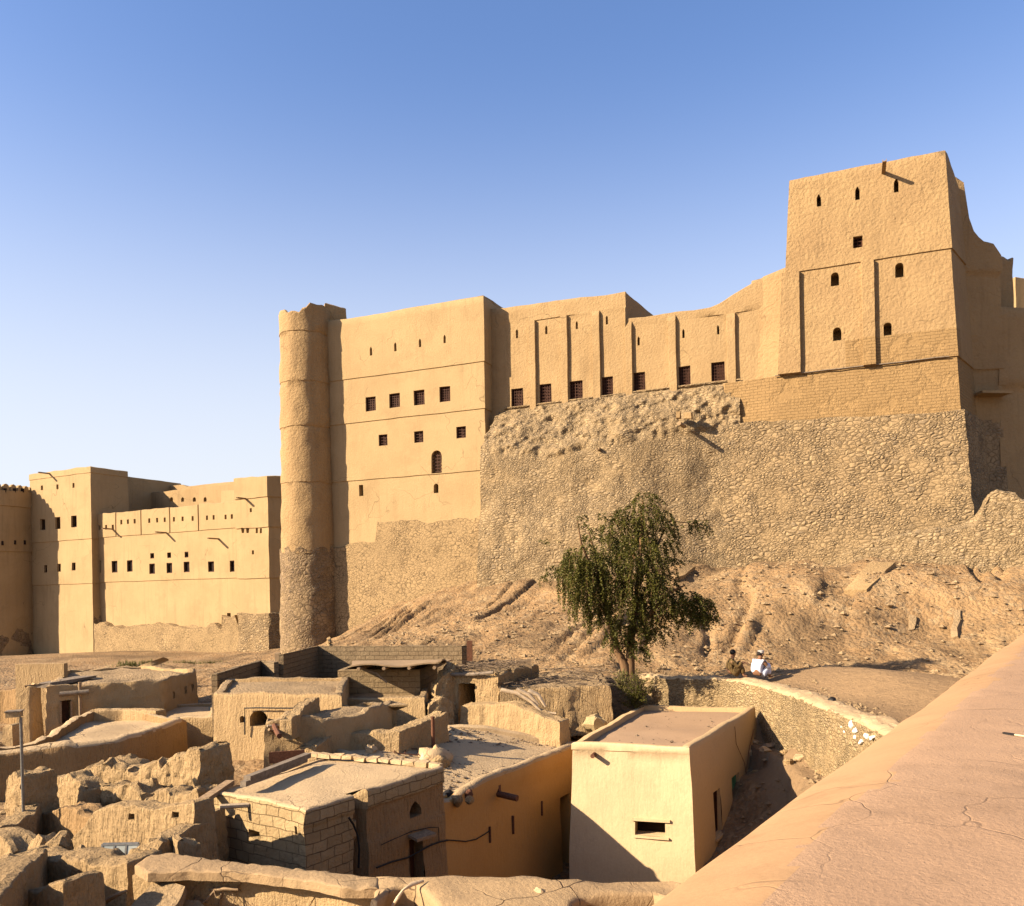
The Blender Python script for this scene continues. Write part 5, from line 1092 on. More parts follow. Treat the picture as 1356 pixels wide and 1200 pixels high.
def block_room():
    z = 5.32; FL, FR = WZ(447, 888, z), WZ(556, 886.5, z); d = (FR - FL).normalized(); n = Vector((d.y, -d.x, 0)); BR, BL = FR - n * 3 + d * .2, FL - n * 3
    m = masonry('tan room blocks', (d, n), (.43, .30, .155), (.37, .255, .13), (.26, .175, .09), bw=.42, bh=.2, plaster=.5, off=-z)
    T = thing('block_room', 'small tan block room under a warped roof sheet', 'house', Vector((FL.x + 1.5, FL.y + 2, 4.5)))
    mb = ring(R2(FL, FR, BR, BL), 4.0, lambda i, u: z, step=.25, cap=[(.02, .01), (.2, .01)], roof=z - .4, amp=.015, seed=3, roofstep=.6); link('wall', mb, m, T, sharp=40)
    b = MB(); K = 14; A, B, C_, D_ = WZ(466, 881, 5.6), WZ(585, 879, 5.6), BR + up3 * 5.75 + d * .6, BL + up3 * 5.75 - d * .2; C_ = Vector((C_.x, C_.y, 5.42)); D_ = Vector((D_.x, D_.y, 5.42))
    for th in (0, -.05):
        for i in range(K + 1):
            for j in range(5): u, v_ = i / K, j / 4; p = (A * (1 - u) + B * u) * (1 - v_) + (D_ * (1 - u) + C_ * u) * v_; b.v.append(tuple(p + up3 * (th + .05 * math.sin(u * 9) * (1 - v_) + (.12 if i == K and j < 2 else 0))))
    N5 = (K + 1) * 5; I = lambda i, j: i * 5 + j
    for i in range(K):
        for j in range(4): b.f += [(I(i, j), I(i + 1, j), I(i + 1, j + 1), I(i, j + 1)), tuple(N5 + q for q in (I(i, j + 1), I(i + 1, j + 1), I(i + 1, j), I(i, j)))]
        b.f += [(I(i, 0), N5 + I(i, 0), N5 + I(i + 1, 0), I(i + 1, 0))]
    for j in range(4): b.f += [(I(0, j + 1), N5 + I(0, j + 1), N5 + I(0, j), I(0, j)), (I(K, j), N5 + I(K, j), N5 + I(K, j + 1), I(K, j + 1))]
    b.m = [0] * len(b.f); link('roof', b, M['conc'], T, sharp=40)
    for k in range(4):
        p = A + (B - A) * (.08 + k * .28); b = MB(); b.tube([p + Vector((0, -.15, -.12)), p + Vector((.1, 3.0, -.2))], .06, 8); link('beam', b, M['timber'], T)
    b = MB(); b.tube([WZ(474, 883, 5.5), WZ(500, 892, 5.25) + n * .12, WZ(514, 903, 4.95) + n * .2], .04, 6); solo('beam', b, M['timber'], 'slipped dark pole hanging down the front of the block room', 'beam')
block_room()

# ------------------------------------------------------------------ ruined house with the dark doorway and brushwood roof
def brush_house():
    z = 5.18; A, B = W(596, 893, 28.8), W(660, 893, 28.1); d = (B - A).normalized(); d.z = 0; n = Vector((d.y, -d.x, 0)); H = [hole_px(606, 906, 629, 968, A, d, 0, depth=1.6)]
    H[0]['z0'] = 3.3
    T, mb = mudhouse('doorway_house', 'ruined mud hut with a black doorway and brushwood roof', (A, B, B - n * 4, A - n * 4), z, 3, ('ruin', 'roof_dark'), H, seed=81, amp=.09, step=.16, erode=.15, roofamp=.15, roofdrop=-.05)
    b = MB(); p = hit(630, 903, A, d); b.tube([hit(598, 893, A, d) + n * .12, p + n * .13 + up3 * .28, hit(655, 890, A, d) + n * .1], .06, 7); b.disp(.02, 2); link('lintel_pole', b, M['greytimber'], T)
    z = 4.66; A2, B2 = W(662, 914, 28.0), W(808, 913, 28.4); C_, D_ = WZ(796, 887, z + .15), WZ(662, 889, z + .15)
    mudhouse('brush_roof_house', 'low mud hut with a sloping brush covered roof beside the doorway hut', (A2, B2, C_, D_), z, 3, ('ruin', 'roof_dark'), (), seed=82, amp=.08, step=.16, erode=.1, roofamp=.2, roofdrop=-.05, batter=.05)
    ruinwall('mud_wall', [W(566, 930, 27.2), W(580, 926, 27.3), W(593, 930, 27.5)], .6, 3.2, M['ruin'], 'rounded broken pier left of the black doorway', erode=.12, step=.11, seed=9, amp=.09)
    ruinwall('mud_wall', [W(574, 908, 28.7), W(584, 893, 28.8), W(600, 880, 29.1)], .65, 3.2, M['ruin'], 'tall jagged wall stump rising left of the black doorway', erode=.15, step=.12, seed=19, amp=.1)
    ruinwall('mud_wall', [W(616, 934, 27.8), W(650, 930, 27.5), W(690, 934, 27.0), W(720, 947, 26.6), W(746, 956, 26.3)], .75, 2.8, M['mud'], 'thick smooth low wall in front of the doorway hut', erode=.05, step=.13, seed=29, amp=.05, batter=.06)
    for k, q in enumerate((((664, 913), (684, 918), (703, 929), (716, 943), (737, 945)), ((684, 914), (700, 921), (713, 935)), ((700, 918), (712, 923), (722, 938)))):
        b = MB(); b.tube([W(x, y, 26.8 + .06 * k) + up3 * (.03 * k) for x, y in q], [.075 - .01 * i for i in range(len(q))], 8); b.disp(.03, 3, seed=k); solo('driftwood', b, M['pale'], ('longest bleached forked branch lying over the low wall', 'short bleached branch lying behind the longest one', 'thin bleached branch on the right of the low wall')[k], 'branch', 'bleached branches on the low wall')
    bb = MB()                                   # brushwood: uncountable twigs
    for k in range(520):
        if k < 200: p = W(random.uniform(592, 668), 0, 0) if False else (A + (B - A) * random.uniform(-.05, 1.05) - n * random.uniform(-.1, 2.6) + up3 * (5.3 - A.z + random.uniform(0, .15)))
        else: u, v_ = random.random(), random.random(); p = (A2 * (1 - u) + B2 * u) * (1 - v_) + (D_ * (1 - u) + C_ * u) * v_; p = Vector((p.x, p.y, 4.74 + .12 * v_ + random.uniform(0, .14)))
        p = Vector((p.x, p.y, p.z)); a = random.uniform(0, 6.28); L = random.uniform(.2, .9); q = Vector((math.cos(a), math.sin(a), random.uniform(-.12, .25))) * L; bb.tube([p, p + q * .5 + Vector((0, 0, random.uniform(-.05, .06))), p + q], [.014, .011, .005], 3, caps=False)
    o = link('brushwood', bb, M['brush']); o['kind'] = 'stuff'
    rock(W(790, 958, 27.2), .7, .5, .5, 'straw', 'crumpled pale sack on the roof behind the cream house', None, 5, 'sack', 'sack')
brush_house()

# ------------------------------------------------------------------ left: plastered roof house, far hut with the door, sheds
def left_houses():
    z = 3.85; c = [WZ(x, y, z) for x, y in ((-40, 1003), (36, 996), (100, 991), (162, 983), (246, 955), (190, 946), (135, 942), (96, 955), (64, 974), (36, 988), (-40, 996))]
    d = (c[3] - c[2]).normalized(); H = [hole_px(128, 1009, 135, 1016, c[2], d, 2, depth=.5)]
    mudhouse('plaster_roof_house', 'broad mud house with a smooth pale roof and a curved rim', c, z, 1.6, ('mud_red', 'roof'), H, seed=91, cap=[(.04, .06), (.14, .12), (.3, .1)], roofdrop=.14, amp=.06)
    c = [WZ(205, 953, 3.7), WZ(288, 951, 3.7), WZ(288, 931, 3.7), WZ(214, 934, 3.7)]; mudhouse('low_roof_house', 'low hut with a bare flat roof left of the breached house', c, 3.7, 1.6, ('mud', 'roof'), (), seed=92)
    ruinwall('mud_wall', [WZ(120, 941, 4.05), WZ(165, 939, 4.05), WZ(212, 941, 4.05)], .45, 2, M['mud'], 'low straight kerb wall behind the smooth pale roof', erode=.03, step=.2, seed=3)
    z = 4.85; c = [WZ(x, y, z) for x, y in ((61, 911), (107, 908), (215, 902), (259, 888), (190, 882), (84, 889))]; d = (c[1] - c[0]).normalized(); H = [hole_px(80, 929, 95, 958, c[0], d, 0, depth=.35)]
    d2 = (c[3] - c[2]).normalized()
    for x, y in ((229, 920), (245, 914), (254, 911)): H.append(hole_px(x - 1.5, y - 4, x + 1.5, y + 4, c[2], d2, 2, depth=.4))
    T, mb = mudhouse('door_hut', 'long ruined mud hut with a brown plank door in its end', c, z, 2, ('mud', 'roof_dark'), H, seed=93, amp=.09, erode=.1, roofamp=.16)
    h = H[0]; b = MB(); D, N, P = mb.D[0], mb.N[0], mb.P[0]; b.box(P + D * ((h['u0'] + h['u1']) / 2 - .05) - N * .22 + up3 * (h['z0'] + h['z1']) / 2, (h['u1'] - h['u0']) * .8, .06, h['z1'] - h['z0'], (D, N, up3)); do = link('door', b, M['wood'], T, smooth=False)
    for s in (-1, 1):
        b = MB(); b.box(P + D * ((h['u0'] + h['u1']) / 2 + s * (h['u1'] - h['u0']) * .5) - N * .0 + up3 * (h['z0'] + h['z1']) / 2, .07, .2, h['z1'] - h['z0'], (D, N, up3)); link('door_post', b, M['timber'], T, smooth=False)
    b = MB(); q = hit(97, 917, c[0], d); b.tube([q - D * .45 + N * .25, q + D * .5 + N * .3], .09, 9); b.disp(.02, 2); link('lintel_beam', b, M['greytimber'], T)
    b = MB(); q = hit(106, 935, c[0], d); b.tube([q + N * .2 + up3 * .9, q + N * .22 - up3 * .75], .06, 8); link('corner_post', b, M['timber'], T)
    # open shed left of it
    T = thing('open_shed', 'black open shed with a plank roof left of the door hut', 'shed', W(55, 950, 31))
    a, b_ = W(46, 905, 30.6), W(64, 904, 30.2); mb = MB(); mb.box((a + b_) / 2 + Vector((-.1, 1.6, -.1)), .9, 3.4, .14, jit=.05); link('roof', mb, M['greytimber'], T)
    mb = MB(); mb.box(W(56, 930, 33.8), 2.0, .3, 3.2); link('wall', mb, M['mud'], T)
    ruinwall('mud_wall', [W(33, 924, 30.4), W(40, 912, 30.4), W(48, 906, 30.6)], .5, 1.8, M['mud'], 'slender upright wall end left of the black open shed', erode=.08, step=.16, seed=13)
    ruinwall('mud_wall', [W(-60, 920, 36), W(10, 915, 36), W(44, 908, 35.5)], .5, 1.8, M['mud_red'], 'shaded straight yard wall at the far left edge', erode=.08, step=.25, seed=23)
    ruinwall('mud_wall', [W(11, 963, 25.6), W(22, 961, 25.6)], .5, 1.8, M['mud'], 'small upright mud pier behind the lamp post', erode=.06, step=.14, seed=33)
    ruinwall('mud_wall', [W(-40, 965, 27), W(-10, 968, 26.5), W(9, 985, 25.4)], .6, 1.8, M['ruin'], 'low broken wall at the left edge beside the small pier', erode=.1, step=.2, seed=34)
    slab([WZ(183, 884, 4.6), WZ(190, 887, 4.5), WZ(222, 872, 5), WZ(216, 870, 5.1)], .12, 'plaster_slab', 'thin pale slab on the slope below the wing wall')
    # lamp post
    T = thing('lamp_post', 'thin galvanised post carrying a small flat-topped box', 'lamp', W(30, 1062, 16.5)); p = W(27.5, 950, 16.5); q = W(31, 1075, 16.5)
    b = MB(); b.tube([q - up3 * .6, q, p], .03, 10); link('pole', b, M['metal'], T)
    b = MB(); c0 = W(19, 946, 16.5); b.box(c0, .26, .22, .10, (Vector((.96, .28, 0)), Vector((-.28, .96, 0)), up3)); lb = link('lamp_box', b, M['mud'], T, smooth=False)
    b = MB(); b.box(c0 + up3 * .065, .29, .25, .025, (Vector((.96, .28, 0)), Vector((-.28, .96, 0)), up3)); link('lid', b, M['greytimber'], lb, smooth=False)
left_houses()

# ------------------------------------------------------------------ ruined yard walls at the lower left
def ruins():
    rw = lambda pts, th, z0, label, **k: ruinwall('mud_wall', [W(*p) for p in pts], th, z0, M[k.pop('mat', 'ruin')], label, **k)
    rw([(-40, 1195, 9.0), (8, 1150, 10.8), (33, 1132, 12.4)], .55, 2.2, 'thick diagonal wall at the bottom left corner', erode=.05, step=.11, seed=41, amp=.06)
    rw([(36, 1132, 13.0), (90, 1131, 12.6), (140, 1134, 12.2), (192, 1140, 11.8)], .6, 2.0, 'long lumpy wall along the bottom left, sunlit', erode=.08, step=.11, seed=42, amp=.08)
    rw([(63, 1168, 10.8), (112, 1167, 10.3)], .5, 2.0, 'square wall stub at the bottom left, before the lumpy wall', erode=.06, step=.09, seed=43, amp=.07)
    rw([(-30, 1104, 14.4), (8, 1104, 14.3), (28, 1110, 14.1), (38, 1130, 13.9)], .5, 2.2, 'round-topped wall panel at the left edge', erode=.05, step=.12, seed=44, amp=.05)
    rw([(-30, 1102, 15.3), (10, 1086, 15.9), (30, 1076, 16.4), (36, 1064, 16.8)], .42, 2.2, 'sloping wall crest running up to the eroded pillar', erode=.07, step=.12, seed=45, amp=.06)
    rw([(31, 1028, 17.4), (40, 1020, 17.25), (53, 1022, 17.05)], .7, 2.2, 'tall eroded pillar of mud blocks near the lamp post', erode=.14, step=.1, seed=46, amp=.10)
    rw([(52, 1034, 19.2), (72, 1027, 18.9), (100, 1026, 18.5), (118, 1034, 18.2), (128, 1046, 18.0)], .5, 2.2, 'scalloped shaded wall right of the eroded pillar', erode=.16, step=.13, seed=47, amp=.09)
    rw([(52, 1064, 17.6), (70, 1071, 17.3), (96, 1070, 16.9), (122, 1074, 16.5), (138, 1080, 16.2)], .5, 2.2, 'lower scalloped wall with runnels before the shaded one', erode=.08, step=.12, seed=48, amp=.08, mat='mud_red')
    P0, P1 = W(135, 1074, 15.0), W(285, 1062, 15.6); dd = (P1 - P0); dd.z = 0; dd = dd.normalized()
    pts = [(72, 1121, 15.9), (104, 1113, 15.7), (126, 1094, 15.55), (138, 1072, 15.45), (165, 1064, 15.2), (200, 1067, 14.95), (216, 1070, 14.8), (240, 1065, 14.6), (270, 1064, 14.35)]
    HN = [(a, b, c, d) for a, b, c, d in ((171, 1077, 180, 1087), (201, 1076, 208, 1084), (228, 1075, 236, 1084))]
    rw(pts, .45, 2.0, 'broad runnelled wall with three square niches near its crest', erode=.05, step=.12, seed=49, amp=.05, mat='ruin', niches=HN)
    rw([(120, 1026, 19.9), (140, 1016, 19.7), (160, 1010, 19.5), (182, 1014, 19.3), (200, 1024, 19.1), (212, 1010, 18.9), (240, 1003, 18.6), (266, 999, 18.3), (284, 997, 18.1)], .9, 2.0, 'big crumbling rubble wall left of the breached house', erode=.16, step=.11, seed=50, amp=.15)
    rw([(150, 1042, 18.2), (180, 1036, 17.9), (196, 1044, 17.7), (212, 1054, 17.5), (232, 1046, 17.3), (252, 1048, 17.1), (275, 1040, 16.8)], .6, 2.0, 'hollowed lower ruin before the crumbling rubble wall', erode=.14, step=.11, seed=51, amp=.13)
    rw([(214, 1112, 13.2), (226, 1102, 13.6), (244, 1094, 14.0), (268, 1089, 14.5)], .38, 2.0, 'small curved wall running to the block house pier', erode=.05, step=.1, seed=52, amp=.06)
    rw([(232, 1116, 13.0), (262, 1115, 13.2)], .4, 2.0, 'very low wall end left of the block house pier', erode=.05, step=.1, seed=53, amp=.06)
    for k, (x, y, Y, s) in enumerate(((62, 1112, 13.6, .55), (77, 1116, 13.5, .5), (190, 1126, 12.9, .5), (205, 1122, 13.0, .6), (105, 1128, 13.1, .3))):
        p = W(x, y, Y); rock((p.x, p.y, p.z - s * .3), s, s * .9, s * 1.0, 'ruin', 'rounded lump of fallen mud between the lower left ruins', 'lumps of fallen mud in the ruins', 100 + k, 'mud_lump', 'mud lump')
    # old window leaning in the ruin
    T = thing('window_frame', 'discarded three-pane window leaning in the ruined yard', 'window', W(158, 1136, 12.9)); a, b_ = W(134, 1120, 12.95), W(182, 1120, 12.95); w = (b_ - a).length; c = (a + b_) / 2 - up3 * .16
    ax = (Vector((1, 0, 0)), Vector((0, 1, .25)).normalized(), Vector((0, .25, 1)).normalized() * 1); f = MB()
    for s in (-1, -.33, .33, 1): f.box(c + ax[0] * s * w / 2, .03, .03, .36, ax)
    f.box(c + ax[2] * .18, w, .03, .03, ax); f.box(c - ax[2] * .18, w, .03, .03, ax); fo = link('frame', f, M['metal'], T, smooth=False)
    f = MB(); f.box(c, w - .02, .008, .34, ax); link('glass', f, M['glass'], T, smooth=False)
ruins()

# ------------------------------------------------------------------ broken wall and cracked roof at the bottom
def bottom():
    z = 4.35; T = thing('broken_house', 'nearest roofless house with a thick overhanging plaster ledge', 'house', W(340, 1180, 11))
    bk = [WZ(x, y, z) for x, y in ((178, 1147), (200, 1133), (225, 1131), (300, 1141), (400, 1152), (502, 1163))]; fr = [WZ(x, y, z) for x, y in ((196, 1158), (250, 1155), (320, 1157), (400, 1166), (455, 1178), (500, 1178))]
    def jag(q, amt):
        o = []
        for a, b in zip(q, q[1:]):
            m_ = max(2, int((b - a).length / .12))
            for k in range(m_): p = a + (b - a) * (k / m_); o.append(p + Vector((random.uniform(-amt, amt) * .4, random.uniform(-amt, amt), 0)))
        return o + [q[-1]]
    path = R2(*jag(fr, .014)) + R2(*jag(bk, .02))[::-1]
    mb = ring(path, z - .11, lambda i, u: z + .02 * n1(u + i, 1, 3), step=.12, cap=[(.012, .012), (.04, .018)], ruin=.008, seed=101, roofstep=.13, roofamp=.05); link('ledge', mb, M['cracked'], T, sharp=35)
    p2 = [Vector((p.x, p.y + .22, 0)) for p in fr]; q2 = [Vector((p.x, p.y - .04, 0)) for p in bk]
    mb = ring(p2 + q2[::-1], 1, lambda i, u: z - .1, step=.16, cap=[(.02, .0)], amp=.04, freq=1.6, seed=102, roofstep=.4); link('wall', mb, M['mud'], T, sharp=55)
    c = [WZ(x, y, z) for x, y in ((494, 1275), (500, 1200), (512, 1180), (530, 1176), (550, 1178), (566, 1190), (578, 1206), (588, 1275), (750, 1275), (758, 1202), (770, 1193), (800, 1189), (835, 1187), (866, 1186), (880, 1192), (890, 1275), (925, 1275), (915, 1178), (890, 1170), (800, 1170), (700, 1166), (600, 1164), (494, 1162))]

    mb = ring(R2(*c), z - .28, lambda i, u: z + .03 * n1(u + i, 1.3, 3), step=.1, cap=[(.02, .03), (.06, .045)], amp=.03, freq=1.8, seed=103, roofstep=.16, roofamp=.05); link('roof', mb, M['cracked'], T, sharp=55)
    mb = ring(R2(WZ(494, 1172, z), WZ(905, 1176, z), WZ(905, 1171, z), WZ(494, 1164, z)), 0, lambda i, u: z - .2, step=.3, amp=.03, seed=104); link('wall', mb, M['orange'], T, sharp=55)
    b = MB(); b.box(Vector((-1, 8.2, 2.6)), 12, 4.6, .06); b.disp(.05, .8); link('floor', b, M['roof_dark'], T)
    # collapsed slabs of the fallen ceiling
    sl = [(((168, 1205), (225, 1215), (245, 1172), (205, 1158)), 'wide cracked slab of the fallen ceiling, lowest on the left'), (((215, 1180), (268, 1186), (290, 1166), (240, 1160)), 'flat cracked slab resting under the thick ledge'), (((255, 1196), (300, 1190), (292, 1170), (262, 1168)), 'small grey slab of the fallen ceiling nearest the branches'), (((225, 1225), (290, 1215), (262, 1190), (228, 1186)), 'dark broken slab at the very bottom of the fallen ceiling'), (((160, 1230), (205, 1230), (200, 1190), (175, 1195)), 'tilted ceiling slab at the bottom beside the wall stub')]
    for k, (q, lb) in enumerate(sl):
        zz = 4.1 - .06 * k; pts = [WZ(x, y, zz + (.12 if i > 1 else -.08)) for i, (x, y) in enumerate(q)]; slab(pts, .1, 'ceiling_slab', lb, 'roof_dark', .05)['group'] = 'slabs of the fallen ceiling'
    fb = [((146, 1188), (168, 1180), 3.95, .035, 'timber', 'short pale log end beside the fallen ceiling slabs'), ((296, 1168), (262, 1202), 4.1, .02, 'timber', 'thin palm stick leaning left under the ledge'), ((300, 1166), (288, 1205), 4.1, .025, 'timber', 'palm stick hanging straight down under the ledge'), ((328, 1166), (372, 1196), 4.1, .02, 'greytimber', 'dark palm stick slanting right across the lit wall'),
          ((282, 1174), (316, 1178), 4.05, .03, 'timber', 'pale split log wedged under the thick ledge'), ((452, 1176), (478, 1206), 4.1, .015, 'greytimber', 'thin stick slanting down near the end of the ledge'), ((420, 1172), (404, 1200), 4.1, .012, 'greytimber', 'thin stick slanting left below the ledge')]
    for a, b_, zz, r, mt, lb in fb:
        p = WZ(*a, zz) + Vector((0, -.12, 0)); q = W(*b_, p.y - .15); b = MB(); b.tube([p, (p + q) / 2 + Vector((.03, -.05, .03)), q], [r, r * .9, r * .6], 7); b.disp(.012, 4); solo('stick', b, M[mt], lb, 'stick', 'sticks of the fallen ceiling')
    bb = MB(); rr = random.Random(4)                # palm fibre and splinters that hang from under the ledge: uncountable
    for k in range(150):
        px = rr.choice((rr.uniform(255, 300), rr.uniform(270, 330), rr.uniform(425, 500))); p = WZ(px, 1160 + (px - 300) * .09, 4.22) + Vector((0, rr.uniform(-.02, .18), 0)); L = rr.uniform(.12, .5); e = Vector((rr.uniform(-.6, .6), rr.uniform(-.5, .05), rr.uniform(-1, -.25))).normalized() * L
        bb.tube([p, p + e * .5 + Vector((0, 0, rr.uniform(-.02, .03))), p + e], [.011, .008, .003], 3, caps=False)
    o = link('palm_fibre', bb, M['timber']); o['kind'] = 'stuff'
    # debris in the roof break with twisted cloth
    for k, (x, y, s) in enumerate(((520, 1192, .3), (540, 1186, .28), (552, 1198, .3), (508, 1205, .3), (535, 1204, .3))): p = WZ(x, y, 4.12); rock((p.x, p.y, p.z - .15), s, s, s * .9, 'ruin', 'clod of broken plaster in the roof break at the bottom', 'clods in the roof break', 200 + k, 'plaster_clod', 'clod')
    b = MB(); q = [WZ(563, 1166, 4.47), WZ(545, 1172, 4.45), WZ(534, 1179, 4.42), WZ(528, 1190, 4.35), WZ(515, 1206, 4.2)]; b.tube(q, [.015, .026, .018, .024, .012], 8); b.disp(.02, 6); solo('rag', b, M['pale'], 'twisted dirty white rag hanging into the roof break', 'rag')
    p = WZ(715, 1182, 4.42); rock(p, .14, .12, .12, 'roof', 'single small stone on the cracked roof at the bottom', None, 7)
bottom()

# ------------------------------------------------------------------ parapet of the terrace the photograph was taken from
def parapet():
    zE = 6.4; A, B = WZ(850, 1200, zE), WZ(1356, 837, zE); d = (B - A); d.z = 0; L = d.length; d = d.normalized(); rt = Vector((d.y, -d.x, 0))
    ss = np.concatenate([np.arange(-2.5, 9, .07), np.arange(9, L + 8, .2)]); prof = [(0.10, -6.5), (.06, -1.2), (.03, -.3), (.012, -.05), (.03, -.01), (.07, .012), (.15, .045), (.25, .08), (.35, .115), (.45, .145), (.53, .165), (.60, .18), (.67, .190), (.75, .195), (.85, .198)] + [(.85 + .09 * k, .2) for k in range(1, 34)] + [(4.2, .2), (5.5, .2), (5.6, -6)]
    V = np.zeros((len(ss), len(prof), 3))
    for i, s in enumerate(ss):
        for j, (o, h) in enumerate(prof): p = A + d * s + rt * o; V[i, j] = (p.x, p.y, zE + h)
    Pq = V.reshape(-1, 3); tm = np.repeat((np.array([h for o, h in prof]) > -.25)[None], len(ss), 0).reshape(-1)
    n_ = fbm(Pq, .5, 3, 3) * .02 + fbm(Pq, 2.5, 3, 8) * .008; lat = n_ + fbm(Pq * np.array([1, 1, 0]), .45, 3, 12) * .035; Pq[:, 2] += n_ * tm; Pq[:, 0] += rt.x * lat; Pq[:, 1] += rt.y * lat
    mb = MB(); ns, npf = len(ss), len(prof); I = np.arange(ns * npf).reshape(ns, npf)
    for j in range(npf - 1):
        for i in range(ns - 1): mb.f.append((int(I[i, j]), int(I[i + 1, j]), int(I[i + 1, j + 1]), int(I[i, j + 1]))); mb.m.append(1 if j >= 11 + (fbm(Pq[I[i, j]][None], 1.5, 2, 4)[0] * 1.6) and prof[j][1] > 0 else 0)
    mb.f += [tuple(int(q) for q in I[0]), tuple(int(q) for q in I[-1][::-1])]; mb.m += [0, 0]; mb.v = [tuple(q) for q in Pq]
    mb.f = [f[::-1] for f in mb.f]
    solo('parapet', mb, [M['parapet'], M['parapet_top']], 'broad smooth orange plastered parapet filling the lower right corner', 'parapet', sharp=60)
    b = MB(); p = WZ(1073, 1164, zE + .12) ; b.box(p, .055, .03, .004, (d, rt, Vector((0, 0, 1))), jit=.008); solo('paper_scrap', b, M['white'], 'scrap of white paper lying on the parapet slope', 'paper')
    T = thing('clip', 'black plastic clip with a pale tail on the parapet top', 'clip', WZ(1340, 972, zE + .21)); p = WZ(1336, 972, zE + .215); q = WZ(1350, 974, zE + .215); e = (q - p).normalized(); b = MB(); b.box(p, .10, .03, .018, (e, Vector((-e.y, e.x, 0)), up3)); b.disp(.004, 20); link('body', b, M['black'], T); b = MB(); b.tube([p + e * .05, q, q + e * .06], .008, 6); link('tail', b, M['pale'], T)
parapet()

# ------------------------------------------------------------------ small things on the dusty roof
for k in range(1):
    p = lroof(575, 1010); 
    T = thing('rubble_heap', 'heap of earth and rags around the dark pole on the dusty roof', 'heap', p)
    for j, (dx, dy, sx, sz, mt) in enumerate(((0, .3, .95, .55, 'roof'), (-.28, .12, .5, .36, 'pale'), (.18, .05, .5, .3, 'ruin'), (.05, .42, .6, .62, 'cream_side'))):
        b = MB(); n, m_ = 14, 9
        for jj in range(m_):
            th = math.pi * jj / (m_ - 1)
            for i in range(n): ph = 2 * math.pi * i / n; b.v.append((math.sin(th) * math.cos(ph), math.sin(th) * math.sin(ph), math.cos(th)))
        b.f = [(jj * n + i, (jj + 1) * n + i, (jj + 1) * n + (i + 1) % n, jj * n + (i + 1) % n) for jj in range(m_ - 1) for i in range(n)]; b.m = [0] * len(b.f); b.disp(.3, 1.4, 3, j + 3)
        b.v = [(p.x + dx + x * sx * .5, p.y + dy + y * sx * .42, p.z + z_ * sz * .62) for x, y, z_ in b.v]; link(('earth', 'rag', 'clod', 'sacking')[j], b, M[mt], T, sharp=60)
p = lroof(573, 1000); q = W(573, 950, p.y + .25); b = MB(); b.tube([Vector((q.x, q.y, p.z - .2)), q], .052, 10); b.tube([q - up3 * .02, q + up3 * .02], .06, 10); solo('pole', b, M['rust'], 'upright dark pipe pole rising from the rubble heap', 'pole')
p = lroof(492, 998, .08); rock(p, .32, .25, .3, 'roof', 'loose pale stone by the coping row of the block house', None, 3)
b = MB(); 
for a, e in (((522, 993), (556, 995)), ((522, 1000), (553, 1003)), ((522, 993), (522, 1000)), ((556, 995), (553, 1003)), ((538, 994), (536, 1001))): b.tube([lroof(*a, .06), lroof(*e, .06)], .015, 6)
solo('wire_frame', b, M['rust'], 'flat rusty wire frame lying behind the block house roof', 'frame')
def broken_corner():
    p = WZ(600, 1046, LZ + .05)
    for k, (x, y, s) in enumerate(((592, 1044, .3), (606, 1050, .28), (618, 1042, .25), (622, 1050, .2))): q = WZ(x, y + 8, 3.05); rock((q.x, q.y + .15, 2.98), s, s, s, ('black', 'ruin', 'rust', 'ruin')[k], ('charred black lump in the broken corner of the lane house roof', 'grey clod in the broken corner of the lane house roof', 'rusty brown lump in the broken corner of the lane house roof', 'smallest clod in the broken corner of the lane house roof')[k], 'lumps in the broken roof corner', 300 + k, 'lump', 'lump')
broken_corner()
# dark stone lying on the fieldstone wall, stones at its foot
p = WZ(1102, 926, 4.62); rock(p, .28, .2, .14, 'black', 'dark flat stone lying on top of the fieldstone wall', None, 4)
for k, (x, y, Y) in enumerate(((1000, 962, 28.4), (1018, 972, 27.6), (992, 975, 27.9), (1038, 990, 26), (1060, 1000, 25), (1085, 1015, 23.6), (1012, 990, 27), (1000, 1012, 26.6), (1045, 1012, 25))):
    a, b_ = ab(x, y); px_, py_ = a * Y, Y; s = random.uniform(.2, .45); rock((px_, py_, gnd(px_, py_) + s * .12), s, s * .8, s * .6, random.choice(('ruin', 'conc', 'roof')), 'loose stone on the dirt between cream house and fieldstone wall', 'loose stones by the fieldstone wall', 400 + k)
# rocks stacked by the end of the long wall
T = thing('cairn', 'little upright stack of stones at the left end of the long grey wall', 'cairn', W(436, 856, 40))
for k, (dy, s) in enumerate(((0, .42), (.24, .3), (.42, .2))):
    o = rock(W(436, 857, 40) + up3 * dy, s, s, s * .8, 'ruin', 'x', None, 40 + k, 'stone'); l = o.location.copy(); o.parent = T; o.location = l - T.location; del o['label'], o['category'], o['kind']

# ------------------------------------------------------------------ loose rubble and straw: nobody could count these
def scatter(name, n, fpos, size, mat, flat=.6, seed=1):
    r = np.random.default_rng(seed); base = np.array([(1, 0, 0), (-1, 0, 0), (0, 1, 0), (0, -1, 0), (0, 0, 1), (0, 0, -1)], float); tri = [(0, 2, 4), (2, 1, 4), (1, 3, 4), (3, 0, 4), (2, 0, 5), (1, 2, 5), (3, 1, 5), (0, 3, 5)]
    b = MB()
    for k in range(n):
        p = fpos(r)
        if p is None: continue
        s = size[0] + (size[1] - size[0]) * r.random() ** 3; v_ = base * (1 + r.uniform(-.35, .35, (6, 3))) * s * np.array([1, 1, flat]); a = r.random() * 6.3; c_, s_ = math.cos(a), math.sin(a)
        b.add([(x * c_ - y * s_ + p[0], x * s_ + y * c_ + p[1], z_ + p[2]) for x, y, z_ in v_], tri)
    o = link(name, b, mat, smooth=False); o['kind'] = 'stuff'; return o
